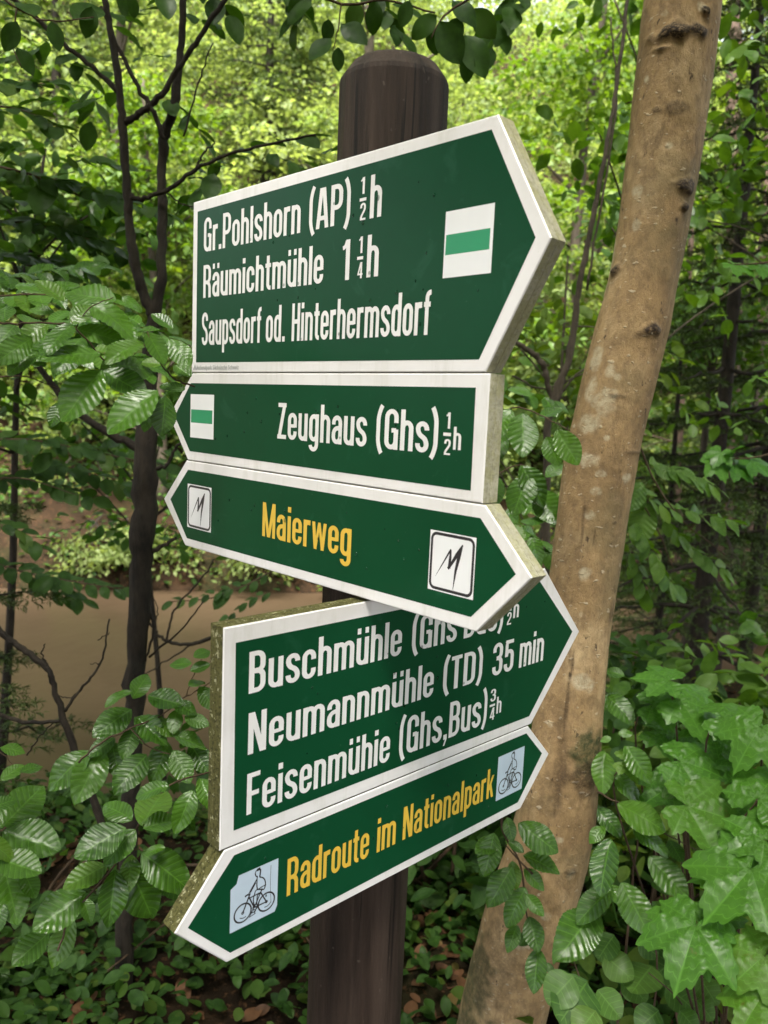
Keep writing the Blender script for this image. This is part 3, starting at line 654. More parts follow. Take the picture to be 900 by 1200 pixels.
text_line(PB, B4, M_LETTER, 'white line reading Feisenmühie (Ghs,Bus) 3/4 h', [('Feisenmühie', (288.4, 954.4), (455.8, 892), z, c_), ('(Ghs,Bus)', (466.5, 885.8), (569.4, 848.4), z, cz(PB, (492.7, 876.8), (493.2, 834.4))), ('h', (581, 836.5), (586.6, 834.2), PB.px((581, 836.5))[1], cz(PB, (581, 836.5), (581.5, 817)))],
          [('3', '4', (574.2, 580.2, 821.8, 807.6), (573.2, 578.6, 843.6, 829.6), (573.5, 579.6, 826.4))])
z = zb(PB, (335.8, 1049), (431, 1006.2), (471.4, 982.3), (577, 934.2)); c_ = cz(PB, (335.8, 1049), (337.3, 1005.2))
text_line(PB, B5, M_YELLOW, 'yellow line reading Radroute im Nationalpark', [('Radroute', (335.6, 1049.2), (431.4, 1006), z, c_), ('im', (440.9, 1000), (462.8, 989), z, c_), ('Nationalpark', (471.2, 982.4), (577.4, 933.9), z, cz(PB, (471.5, 982.2), (472.8, 944)))])
cyclist(PB, [(270.5, 1031), (326.1, 1004.5), (324.2, 1067.4), (268.6, 1093.5)], B5, True)
cyclist(PB, [(583.3, 888.3), (613.7, 873.7), (612, 925), (581.3, 937)], B5)
AVOID = [quad_uz(PA, q_) for q_ in ([(219.7, 567.4), (248, 570.8), (247.5, 623.2), (220.2, 618.4)], [(504.4, 620.4), (557.8, 630), (555.4, 702.6), (502, 690.6)], [(523, 248.1), (580.2, 237.9), (575.7, 320.1), (519, 326.1)], [(223.4, 462), (250.9, 462.5), (250.6, 515.2), (223.4, 512.4)])]
for PL, B, bb, n_, s_ in ((PA, B1, b1, 34, 1), (PA, B2, b2, 16, 2), (PA, B3, b3, 22, 3), (PB, B4, b4, 24, 4), (PB, B5, b5, 10, 5)):
    raindrops(PL, B, inset(bb, 0.02), n_, s_, AVOID)

# ================================================================ leaves and bark
M_BEECH = leaf_mat('beech_leaf', (0.022, 0.066, 0.008), (0.056, 0.135, 0.012), (1.4, 1.5, 0.35), 0.31, 0.25, veins=9, spec=0.45, blemish=0.12)
M_BEECHM = leaf_mat('young_beech_leaf', (0.035, 0.095, 0.012), (0.085, 0.165, 0.022), (1.5, 1.5, 0.35), 0.42, 0.38, spec=0.3)
M_MAPLE = leaf_mat('sycamore_leaf', (0.024, 0.095, 0.010), (0.062, 0.165, 0.016), (1.4, 1.5, 0.35), 0.38, 0.35, veins=6, spec=0.32, blemish=0.35)
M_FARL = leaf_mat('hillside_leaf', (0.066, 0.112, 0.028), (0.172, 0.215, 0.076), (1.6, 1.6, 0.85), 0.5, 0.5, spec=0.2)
M_MIDL = leaf_mat('understorey_leaf', (0.034, 0.080, 0.011), (0.092, 0.150, 0.020), (1.5, 1.5, 0.35), 0.5, 0.4, spec=0.25)
M_DARKL = leaf_mat('painted_shade_leaf', (0.016, 0.046, 0.008), (0.040, 0.092, 0.014), (1.4, 1.5, 0.4), 0.5, 0.35, spec=0.25)  # leaf colour darkened to stand for shade
M_NEEDLE = leaf_mat('spruce_needle', (0.020, 0.038, 0.012), (0.052, 0.082, 0.020), (1.2, 1.4, 0.6), 0.55, 0.15, spec=0.3)
M_HAZEL = leaf_mat('hazel_leaf', (0.024, 0.072, 0.010), (0.055, 0.125, 0.016), (1.5, 1.5, 0.35), 0.45, 0.3, veins=6, spec=0.3, blemish=0.3)
M_LITTER = leaf_mat('fallen_leaf', (0.045, 0.022, 0.010), (0.13, 0.062, 0.028), (1.2, 1.0, 0.6), 0.6, 0.15, spec=0.3)

def bark_mat(name, dark, light, scale=30, strength=0.8):
    m, nt, b = mat(name); v = obj_vec(nt, (1, 1, 0.35))
    c = ramp(nt, noise_tex(nt, scale, 7, 0.7, v), [(0.3, dark), (0.7, light)])
    c = mixc(nt, ramp(nt, noise_tex(nt, 9, 5, 0.7, obj_vec(nt)), [(0.56, 0.0), (0.7, 0.5)]), c, tuple(0.5 * x + y for x, y in zip(light, (0.015, 0.02, 0.01))))
    set_col(nt, b, c); b.inputs['Roughness'].default_value = 0.75; b.inputs['Specular IOR Level'].default_value = 0.25; bump(nt, noise_tex(nt, scale * 1.6, 6, 0.75, v), b, strength, 0.010); return m
M_BARKD = bark_mat('wet_dark_bark', (0.005, 0.004, 0.003), (0.040, 0.030, 0.020), 38, 1.0)
M_BARKG = bark_mat('grey_brown_bark', (0.03, 0.024, 0.018), (0.10, 0.078, 0.055))
M_BARKR = bark_mat('reddish_pine_bark', (0.04, 0.026, 0.019), (0.115, 0.075, 0.052))
M_TWIG = bark_mat('twig_bark', (0.035, 0.022, 0.014), (0.11, 0.07, 0.04), 80, 0.4)

# the leaning tree's bark: smooth, tan, with lichen (R), dark scars (G) and moss (B) where they grow
m, nt, b = mat('smooth_tan_bark'); v = obj_vec(nt, (1, 1, 0.6))
c = ramp(nt, noise_tex(nt, 7, 8, 0.68, v), [(0.30, (0.22, 0.140, 0.064)), (0.5, (0.38, 0.250, 0.118)), (0.70, (0.52, 0.375, 0.205))])
c = mixc(nt, ramp(nt, noise_tex(nt, 55, 6, 0.7, v), [(0.36, 0.6), (0.58, 0.0)]), c, (0.15, 0.095, 0.048))
c = mixc(nt, ramp(nt, noise_tex(nt, 26, 7, 0.75, obj_vec(nt, (1, 1, 0.22)), 0.4), [(0.57, 0.0), (0.68, 0.55)]), c, (0.12, 0.075, 0.038))
c = mixc(nt, ramp(nt, noise_tex(nt, 3.5, 5, 0.6, obj_vec(nt)), [(0.50, 0.0), (0.62, 0.5)]), c, (0.15, 0.125, 0.062))
lent = ramp(nt, noise_tex(nt, 60, 2, 0.5, obj_vec(nt, (1, 1, 1.7))), [(0.66, 0.0), (0.71, 0.75)])
c = mixc(nt, lent, c, (0.52, 0.43, 0.30))
spk = ramp(nt, noise_tex(nt, 75, 3, 0.6, obj_vec(nt, (1, 1, 0.45))), [(0.67, 0.0), (0.72, 0.85)])
c = mixc(nt, spk, c, (0.045, 0.026, 0.014))
R_, G_, B_ = sep(nt, 'bark')[:3]
brk = noise_tex(nt, 90, 5, 0.7, obj_vec(nt))
c = mixc(nt, math_(nt, 'MULTIPLY', R_, ramp(nt, brk, [(0.36, 0.2), (0.6, 0.9)])), c, (0.55, 0.48, 0.33))
c = mixc(nt, math_(nt, 'MULTIPLY', B_, ramp(nt, brk, [(0.3, 0.4), (0.6, 1.0)])), c, (0.040, 0.050, 0.014))
scar = math_(nt, 'MULTIPLY', G_, ramp(nt, noise_tex(nt, 150, 6, 0.8, obj_vec(nt, (1, 1, 1.6))), [(0.40, 0.25), (0.50, 1.0)]))
c = mixc(nt, scar, c, (0.034, 0.020, 0.011))
set_col(nt, b, c); b.inputs['Roughness'].default_value = 0.68; b.inputs['Specular IOR Level'].default_value = 0.35
hgt = math_(nt, 'ADD', noise_tex(nt, 110, 7, 0.75, v), math_(nt, 'MULTIPLY', lent, 0.5)); bump(nt, hgt, b, 0.9, 0.005); M_BARKT = m

class Leaves:
    """gathers leaf placements; builds one foliage mesh"""
    def __init__(s): s.b = []; s.x = []; s.n = []; s.l = []; s.w = []; s.r = []
    def put(s, base, d, n, L, wf=1.0, r=None):
        s.b.append(np.asarray(base, float)); s.x.append(np.asarray(d, float)); s.n.append(np.asarray(n, float)); s.l.append(L); s.w.append(wf); s.r.append(rng.random() * 0.9 if r is None else r)
    def px(s, bx, by, tx, ty, Y, up=0.7, side=0.0, wf=1.0, r=None, dY=None):
        """a leaf between two spots of the photo, lying in a plane whose upper side leans towards the walker"""
        B = at(bx, by, Y); toc = nrm(CAM - B)
        n = nrm(np.array([side, 0, up]) + toc * (1 - 0.55 * up) + rng.normal(0, 0.13, 3))
        r_ = ray(tx, ty); t = ((B - CAM) @ n) / (r_ @ n); T = CAM + r_ * t
        d = T - B; L = float(np.linalg.norm(d)); flat = at(tx, ty, Y) - B; Lf = float(np.linalg.norm(flat))
        if not np.isfinite(L) or L > 1.6 * Lf or t <= 0: L = min(1.5 * Lf, 0.12); d = nrm(nrm(d) if t > 0 else flat) * L if t > 0 else flat
        s.put(B, d, n, float(np.linalg.norm(d)), wf, r)
    def spray(s, P, n, L, nor, spread=0.9, start=0.1, jl=0.2, wf=1.0, tilt=0.25):
        P = np.asarray(P, float); seg = np.linalg.norm(np.diff(P, axis=0), axis=1); cum = np.concatenate([[0], np.cumsum(seg)])
        nor = nrm(nor)
        for k in range(n):
            t = (start + (1 - start) * (k + rng.uniform(0.2, 0.8)) / n) * cum[-1]; i = min(np.searchsorted(cum, t, 'right') - 1, len(seg) - 1)
            f = (t - cum[i]) / max(seg[i], 1e-9); B = P[i] * (1 - f) + P[i + 1] * f; d = nrm(P[i + 1] - P[i]); sd = nrm(np.cross(nor, d)) * (1 if k % 2 else -1)
            a = spread * rng.uniform(0.75, 1.2) if k < n - 1 else 0.05
            dd = d * math.cos(a) + sd * math.sin(a) + np.array([0, 0, -0.12]) + rng.normal(0, 0.10, 3)
            s.put(B, dd, nor + rng.normal(0, tilt, 3), L * rng.uniform(1 - jl, 1 + jl * .6), wf * rng.uniform(0.9, 1.1))
    def build(s, name, templates, material, parent):
        return link(name, leaves_mesh(name, templates, s.b, s.x, s.n, s.l, s.w, material, s.r), parent)
def tw(pxs, Y, w0, w1, jit=0.0):
    """a twig along spots of the photo; Y a number or one per point; w in photo pixels of thickness"""
    n = len(pxs); Ys = [Y] * n if isinstance(Y, (int, float)) else Y
    P = np.array([at(p[0], p[1], y) for p, y in zip(pxs, Ys)]); P = smooth_line(P, 5)
    if jit: P[1:-1] += rng.normal(0, jit, P[1:-1].shape)
    y = np.mean(Ys); wd = np.linspace(w0, w1, len(P)) / 2 / FPX * y
    return P, wd

# ---------------------------------------------------------------- the leaning tree
TY = 1.62
EL = [(0, 754), (89, 744), (178, 734), (267, 724), (311, 717), (355, 706), (420, 690), (450, 681), (502, 671), (544, 662), (590, 656), (625, 652), (677, 644), (760, 634), (860, 622), (948, 606), (1000, 594), (1080, 566), (1120, 556), (1200, 536)]
ER = [(0, 843), (89, 834), (178, 822), (267, 807), (333, 793), (380, 785), (450, 766), (520, 750), (590, 740), (660, 728), (695, 723), (730, 717), (800, 709), (840, 706), (900, 702), (960, 698), (1000, 690), (1040, 680), (1080, 667), (1120, 656), (1200, 640)]
yy = np.linspace(-20, 1215, 60); el = np.interp(yy, *zip(*EL)); er = np.interp(yy, *zip(*ER))
el[0] -= -2; er[0] -= -2
ax = np.array([at((a + c) / 2, y, TY) for a, c, y in zip(el, er, yy)]); rad = np.array([(np.linalg.norm(at(c, y, TY) - at(a, y, TY))) / 2 for a, c, y in zip(el, er, yy)]) * 0.985
lean = nrm(ax[0] - ax[6])
up_pts = [ax[0] + lean * d + np.array([0.02 * d, 0, 0]) for d in (0.5, 1.2, 2.2, 3.4, 4.6)][::-1]
dn = nrm(ax[-1] - ax[-6]); k_g = (ax[-1][2] - gz(ax[-1][0], ax[-1][1]) + 0.25) / abs(dn[2])
dn_pts = [ax[-1] + dn * k_g * q for q in (0.35, 0.7, 1.0)]
AX = np.vstack([up_pts, ax, dn_pts]); RD = np.concatenate([[0.02, 0.035, 0.05, 0.06, 0.068], rad, [rad[-1] * 1.12, rad[-1] * 1.35, rad[-1] * 1.75]])
k = np.concatenate([[0], np.cumsum(np.linalg.norm(np.diff(AX, axis=0), axis=1))])
hi_s, lo_s = k[5], k[-4]
tt = np.concatenate([np.linspace(0, hi_s, 60, endpoint=False), np.linspace(hi_s, lo_s, 620), np.linspace(lo_s, k[-1], 60)[1:]])
ker = np.exp(-np.linspace(-2, 2, 31) ** 2); ker /= ker.sum()
def sm(a): p = np.pad(a, 15, mode='edge'); return np.convolve(p, ker, 'valid')
C3 = np.stack([sm(np.interp(tt, k, AX[:, i])) for i in range(3)], 1); R3 = sm(np.interp(tt, k, RD))
ns = 180; th = np.arange(ns) * 2 * math.pi / ns
Tn = nrm(np.gradient(C3, axis=0)); fx = nrm(np.cross(Tn, np.array([0, 1.0, 0]))); fy = np.cross(Tn, fx)
dirs = fx[:, None] * np.cos(th)[None, :, None] + fy[:, None] * np.sin(th)[None, :, None]
dis = np.zeros((len(tt), ns))
for i in range(len(tt)):
    for j in range(ns):
        p = Vector(C3[i] + dirs[i, j] * R3[i]); dis[i, j] = 0.0022 * noise.noise(p * 9) + 0.0009 * noise.noise(p * 38) + 0.006 * noise.noise(Vector((dirs[i, j, 0] * 1.4, dirs[i, j, 1] * 1.4, p.z * 1.6)))
SURF = C3[:, None] + dirs * R3[:, None, None]
def on_trunk(px, py):
    r_ = nrm(ray(px, py)); q = SURF.reshape(-1, 3) - CAM; t = q @ r_; dist = np.linalg.norm(q - t[:, None] * r_, axis=1)
    front = (dirs.reshape(-1, 3) @ r_) < 0.15
    return SURF.reshape(-1, 3)[np.argmin(dist + (~front) * 10)]
wob = np.array([[noise.noise(Vector(SURF[i, j]) * 55) for j in range(ns)] for i in range(len(tt))])
wob2 = np.array([[noise.noise(Vector(SURF[i, j]) * 22 + Vector((5, 1, 2))) for j in range(ns)] for i in range(len(tt))])
mask = np.zeros((len(tt), ns, 3))
def spot(px, py, rx, ry, ch, amt=1.0, relief=0.0, rough=0.6):
    global dis
    C = on_trunk(px, py); d = SURF - C; vert = d @ lean; hor = np.linalg.norm(d - vert[..., None] * lean, axis=-1)
    s_ = TY / FPX; q = np.sqrt((hor / (rx * s_)) ** 2 + (vert / (ry * s_)) ** 2) + rough * 0.55 * wob + rough * 0.45 * wob2
    a = np.clip((1.15 - q) / 0.45, 0, 1) * amt
    mask[..., ch] = np.maximum(mask[..., ch], a); dis += relief * np.clip(1.3 - q, 0, 1)
for px_, py_, rx, ry in ((782, 37, 15, 8), (808, 33, 14, 6), (800, 217, 13, 7), (758, 385, 12, 7), (720, 318, 7, 5), (799, 243, 4, 3), (827, 14, 3, 3), (775, 58, 10, 3)): spot(px_, py_, rx * 1.25, ry * 1.25, 1, 1.0, 0.007, 1.5)
for px_, py_, rx, ry in ((795, 125, 13, 9), (770, 128, 6, 3), (752, 392, 10, 6), (724, 465, 12, 2), (745, 530, 18, 1.6), (720, 612, 4, 2)): spot(px_, py_, rx, ry, 1, 0.6, 0.002, 0.9)
for px_, py_, rx, ry in ((683, 615, 1.6, 32), (697, 630, 1.2, 10), (664, 830, 2.2, 48), (654, 915, 5, 55), (640, 985, 2, 30), (726, 557, 1.2, 6), (671, 780, 1.5, 20)): spot(px_, py_, rx, ry, 1, 0.6, -0.0025, 0.45)
for px_, py_, rx, ry in ((785, 171, 4, 4), (748, 223, 8, 6), (757, 92, 3, 4), (823, 6, 5, 5), (779, 15, 4, 3), (716, 434, 6, 8), (722, 440, 5, 5), (700, 420, 8, 16), (693, 455, 9, 14), (708, 470, 14, 16), (690, 495, 14, 12), (690, 540, 12, 8), (706, 555, 5, 4), (735, 561, 6, 6), (712, 513, 4, 3),
                         (685, 670, 9, 9), (683, 800, 14, 10), (643, 850, 4, 4), (690, 605, 6, 5), (715, 300, 7, 22), (707, 345, 6, 20), (745, 265, 5, 5), (700, 575, 6, 4), (682, 720, 3, 3), (668, 1025, 7, 7), (640, 1075, 8, 5), (610, 1110, 9, 6), (655, 985, 5, 4)): spot(px_, py_, rx, ry, 0, 0.85, 0.0, 0.8)
spot(688, 884, 22, 33, 2, 1.0, 0.003, 0.9); spot(664, 1110, 60, 14, 1, 0.25, 0.0, 1.4); spot(575, 1120, 40, 90, 1, 0.35, 0.0, 1.5); spot(655, 900, 9, 60, 1, 0.45, -0.002, 1.0); spot(698, 868, 10, 12, 2, 0.9, 0.0, 0.9); spot(684, 914, 24, 24, 1, 0.7, 0.004, 0.9); spot(668, 1022, 10, 5, 1, 0.6, 0.004, 0.8)
spot(555, 1160, 26, 70, 2, 0.8, 0.001, 1.2); spot(560, 1100, 12, 30, 2, 0.35, 0.0, 1.2); spot(700, 925, 7, 6, 1, 0.7, 0.006, 0.8); spot(716, 715, 5, 14, 1, 0.6, 0.003, 0.9)
V = C3[:, None] + dirs * (R3[:, None] + dis)[..., None]
tree_base = (float(C3[-1][0]), float(C3[-1][1]), gz(C3[-1][0], C3[-1][1]))
beech = thing('tree', 'leaning smooth tan trunk with lichen and dark scars right behind the signpost', 'tree', tree_base)
ni = len(tt); F = np.array([[i * ns + j, i * ns + (j + 1) % ns, (i + 1) * ns + (j + 1) % ns, (i + 1) * ns + j] for i in range(ni - 1) for j in range(ns)])[:, ::-1]
link('trunk', raw_mesh('trunk', V.reshape(-1, 3), F.ravel(), np.arange(len(F)) * 4, np.full(len(F), 4), [M_BARKT], None, True, {'bark': mask.reshape(-1, 3)}), beech)

# leafy shoot growing from the trunk under the boards
lv = Leaves(); mb = MB()
Z6 = lambda x, y: (540 + x / 2.5, 760 + y / 2.5)
for P_, w_ in (([Z6(120, 470), Z6(125, 540), Z6(170, 620), Z6(185, 700), Z6(195, 790), Z6(225, 880), Z6(255, 925)], (3.5, 1.5)), ([Z6(210, 660), Z6(170, 620), Z6(130, 575)], (3, 1.5))):
    P, r_ = tw(P_, 1.44, *w_); mb.tube(P, r_, 6)
shoot = mb.build('shoot', M_TWIG, beech)
for bx, by, tx, ty, u_ in ((168, 512, 288, 592, .5), (182, 605, 292, 645, .6), (98, 540, 70, 665, .3), (150, 622, 160, 702, .5), (140, 565, 185, 595, .8), (190, 700, 128, 812, .4), (200, 785, 228, 890, .3), (228, 878, 212, 1004, .3), (185, 645, 245, 705, .5), (150, 640, 85, 745, .5), (135, 495, 150, 560, .4), (165, 810, 138, 880, .4),
                           (255, 920, 270, 960, .3), (110, 560, 42, 600, .7), (190, 720, 240, 780, .4), (210, 830, 170, 870, .3)):
    lv.px(*Z6(bx, by), *Z6(tx, ty), 1.43 + rng.uniform(-.03, .03), up=u_, wf=1.05)
lv.build('leaves', T_BEECH, M_BEECH, shoot)

# unseen canopy hung on the leaning tree, spread and thickened to shade the foreground
def canopy_clumps(lv, centres, nper, size, leaf, flat=0.25, lj=0.3, tiltj=0.45, up=(0, 0, 1)):
    for c_ in centres:
        q = nrm(rng.normal(0, 1, (nper, 3))) * (rng.random((nper, 1)) ** 0.45) * size * np.array([1, 1, flat])
        tilt = rng.normal(0, 0.22, 2); q[:, 2] += q[:, 0] * tilt[0] + q[:, 1] * tilt[1]
        for k_ in range(nper):
            d = np.array([q[k_, 0], q[k_, 1], -0.25 * size]) + rng.normal(0, 0.5 * size, 3)
            lv.put(c_ + q[k_], d, np.array([-tilt[0], -tilt[1], 1]) + rng.normal(0, tiltj, 3), leaf * rng.uniform(1 - lj, 1 + lj))
lv = Leaves(); cen = []
for _ in range(700):
    x = rng.uniform(-5.5, 5.0); y = rng.uniform(-4.2, 5.5); z = 1.6 + max(0.62 * y, 0) + rng.uniform(0.9, 3.2)
    cen.append(np.array([x, y, z]))
canopy_clumps(lv, cen, 100, 0.6, 0.125)
crown = lv.build('crown', T_FAR6, M_MIDL, beech)
mb = MB()
for _ in range(9):
    s0 = C3[rng.integers(5, 58)]; e = s0 + np.array([rng.uniform(-2.5, 2.5), rng.uniform(-2.0, 2.0), rng.uniform(0.5, 1.5)]); mdl = (s0 + e) / 2 + np.array([0, 0, .25])
    P = smooth_line([s0, mdl, e], 6); mb.tube(P, np.linspace(.028, .007, len(P)), 6)
mb.build('limbs', M_BARKG, beech)

# ---------------------------------------------------------------- forked dark sapling on the left
SY = 1.95
sap = thing('sapling', 'slim dark wet sapling forking in two, left of the boards', 'tree', (*at(143, 1195, SY)[:2], gz(*at(143, 1195, SY)[:2])))
mb = MB()
def limb(mb, pxs, ws, Y, seg=10, jit=0.0015):
    Ys = Y if isinstance(Y, (list, tuple)) else [Y] * len(pxs)
    P = smooth_line([at(p[0], p[1], y) for p, y in zip(pxs, Ys)], 7); r_ = np.interp(np.linspace(0, 1, len(P)), np.linspace(0, 1, len(ws)), ws) / 2 / FPX * np.mean(Ys)
    P[1:-1] += rng.normal(0, jit, P[1:-1].shape); mb.tube(P, r_ * (1 + rng.normal(0, 0.05, len(P))), seg, jit=0.03); return P
zb_ = sap.location.z
P = limb(mb, [(138, 1290), (143, 1195), (150, 1000), (155, 860), (163, 720), (168, 610), (172, 500), (177, 410), (181, 368)], (28, 23, 21, 22, 25, 29, 24, 18, 15), SY, 16, .003)
limb(mb, [(181, 372), (163, 330), (153, 275), (149, 220), (144, 150), (139, 100), (131, 45), (121, -10), (110, -70)], (14, 12, 10, 9, 8, 7, 6), SY)
limb(mb, [(181, 372), (189, 320), (190, 235), (191, 172), (204, 122), (211, 60), (216, -5), (220, -70)], (14, 11, 10, 11, 10, 8, 7, 6), [SY, SY, SY + .03, SY + .05, SY + .05, SY + .06, SY + .06, SY + .08])
mb.build('trunk', M_BARKD, sap)
sap_br = []
for pts_, ws in (([(146, 145), (165, 132), (188, 112), (215, 70), (240, 35), (268, -8)], (8, 7, 6, 5)), ([(150, 228), (166, 233), (200, 220), (235, 195), (290, 175), (370, 158)], (6, 5, 4, 2.5)), ([(139, 108), (112, 82), (75, 52), (28, 9), (-10, -15)], (6, 5, 4)),
                 ([(192, 162), (178, 128), (150, 80), (118, 8)], (6, 5, 4)), ([(166, 528), (120, 503), (85, 478), (62, 452), (42, 428), (5, 408)], (10, 9, 8, 7, 5)), ([(172, 552), (195, 545), (205, 525), (213, 520)], (6, 4, 3)), ([(172, 650), (190, 640), (207, 630)], (7, 5, 4)),
                 ([(215, 160), (235, 90), (250, 50)], (2, 1.5)), ([(230, 197), (238, 180), (252, 168)], (3, 1.5)), ([(165, 700), (180, 730), (172, 770), (160, 800)], (4, 2)), ([(175, 770), (215, 735), (238, 705)], (3, 1.5)), ([(195, 225), (215, 240), (250, 245)], (2, 1))):
    mb = MB(); limb(mb, pts_, ws, SY, 8); mb.build('branch', M_BARKD, sap)
lv = Leaves()
for pts_, n_ in (([(200, 220), (290, 175), (370, 158)], 12), ([(300, 172), (345, 190), (395, 175)], 7), ([(262, 178), (250, 205), (215, 240)], 6), ([(139, 108), (75, 52), (10, 5)], 12), ([(60, 40), (40, 60), (5, 70)], 7), ([(85, 60), (110, 110), (105, 150)], 6), ([(150, 100), (100, 120), (40, 115)], 8),
                 ([(185, 110), (215, 130), (240, 165)], 5), ([(215, 70), (170, 60), (150, 20)], 5), ([(120, 10), (150, 20), (175, 5)], 5), ([(330, 175), (370, 215), (398, 225)], 5), ([(210, 10), (240, 25), (270, 20)], 4)):
    P, r_ = tw(pts_, [SY + rng.uniform(-.1, .35)] * len(pts_), 2, 1); lv.spray(P, n_, 0.072, np.array([0, -0.35, 1.0]), 0.95)
lv.build('leaves', T_BEECH_MID, M_DARKL, sap)

# ---------------------------------------------------------------- the leaf sprays close to the walker
def leafy(name, label, cat, twigs, leafs, templates, material, tmat=None, Y0=1.0, wf=1.05, sprays=(), group=None):
    Ps = [tw(pts_, Y, w0, w1, 0.0008) for pts_, Y, w0, w1 in twigs]
    t = thing(name, label, cat, Ps[0][0][0], group)
    for P, r_ in Ps: mb = MB(); mb.tube(P, r_, 6); mb.build('twig', tmat or M_TWIG, t)
    lv = Leaves()
    for it in leafs:
        bx, by, tx, ty = it[:4]; u_ = it[4] if len(it) > 4 else 0.6; Y = it[5] if len(it) > 5 else Y0
        lv.px(bx, by, tx, ty, Y + rng.uniform(-.025, .025), up=u_, wf=wf * rng.uniform(.95, 1.08), r=it[6] if len(it) > 6 else None)
    for pts_, Y, n_, L_, nor in sprays:
        P, r_ = tw(pts_, Y, 2, 1); lv.spray(P, n_, L_, np.asarray(nor, float), 0.85, wf=wf)
    lv.build('leaves', templates, material, t); return t
Z3 = lambda x, y: (x / 2.2222, 660 + y / 2.2222)
L3 = lambda rows: [(*Z3(a, b_), *Z3(c_, d_), *rest) for a, b_, c_, d_, *rest in rows]
leafy('beech_branch', 'glossy ribbed beech leaves on a twig, lower left, touching the bottom board tip', 'branch',
      [([Z3(150, 1010), Z3(190, 915), Z3(300, 785), Z3(355, 690), Z3(440, 580), Z3(560, 540)], [0.93, .95, .98, 1.02, 1.08, 1.15], 2.5, 2.5), ([Z3(300, 785), Z3(350, 745), Z3(400, 760)], .98, 2, 1.5)],
      L3([(328, 688, 192, 762, .7), (280, 785, 165, 842, .7), (224, 855, 84, 958, .5), (128, 962, 30, 1048, .5), (192, 928, 128, 1044, .35), (300, 798, 288, 948, .3), (332, 778, 405, 938, .35), (368, 755, 498, 838, .6), (352, 692, 268, 780, .55), (345, 668, 265, 618, .8), (372, 682, 425, 572, .7), (372, 692, 472, 655, .8), (500, 590, 462, 695, .4),
          (430, 740, 375, 752, .7), (440, 580, 350, 600, .8), (345, 760, 330, 850, .5), (455, 640, 510, 690, .5), (520, 560, 560, 640, .5), (420, 770, 470, 870, .4, 1.05), (215, 870, 240, 935, .4, 1.0)]), T_BEECH, M_BEECH, Y0=0.98)
leafy('beech_branch', 'beech spray with upturned leaves against the brown water, left of the large lower board', 'branch',
      [([Z3(205, 520), Z3(260, 470), Z3(340, 430), Z3(420, 395), Z3(480, 350), Z3(560, 305)], [1.2, 1.22, 1.25, 1.3, 1.34, 1.4], 2.5, 1.5), ([Z3(340, 430), Z3(390, 480), Z3(450, 500)], 1.26, 1.8, 1.2), ([Z3(480, 350), Z3(500, 300), Z3(525, 250)], 1.35, 1.6, 1)],
      L3([(235, 488, 120, 578, .6), (268, 488, 198, 606, .5), (290, 463, 312, 556, .5), (342, 380, 242, 448, .65), (342, 335, 270, 360, .8), (345, 352, 388, 280, .6), (385, 345, 478, 368, .6), (500, 262, 440, 262, .7), (490, 318, 535, 300, .8), (505, 245, 548, 222, .7), (495, 280, 548, 262, .8), (352, 400, 432, 462, .55), (440, 468, 392, 572, .4),
          (450, 488, 495, 570, .4), (495, 470, 545, 545, .45), (382, 500, 300, 585, .55), (450, 450, 540, 470, .7), (420, 395, 365, 465, .6), (300, 455, 230, 500, .7), (480, 400, 545, 420, .7), (460, 380, 450, 440, .6), (350, 430, 320, 500, .6), (400, 410, 470, 440, .7), (520, 320, 560, 380, .5), (450, 360, 510, 385, .7)]), T_BEECH, M_BEECH, Y0=1.28)
leafy('beech_branch', 'large ribbed beech leaves entering at the left edge of the photo', 'branch',
      [([(-40, 985), Z3(0, 700), Z3(15, 690)], .95, 3, 2), ([(-30, 1010), Z3(0, 770), Z3(20, 780)], .93, 2.5, 1.5), ([(-30, 900), Z3(0, 490), Z3(40, 540)], 1.05, 2, 1)],
      L3([(3, 690, 120, 566, .6), (8, 700, 158, 745, .7), (-10, 768, 108, 806, .75), (10, 792, 48, 938, .35), (0, 480, 66, 486, .8), (2, 565, 62, 522, .7), (50, 545, 112, 520, .8), (-30, 640, 45, 610, .7), (-40, 720, 40, 760, .7), (-20, 830, 20, 900, .5), (60, 800, 95, 870, .5), (5, 880, -10, 960, .4)]), T_BEECH, M_BEECH, Y0=0.95)
Z2 = lambda x, y: (x / 3.158, 320 + y / 3.158)
L2 = lambda rows: [(*Z2(a, b_), *Z2(c_, d_), *rest) for a, b_, c_, d_, *rest in rows]
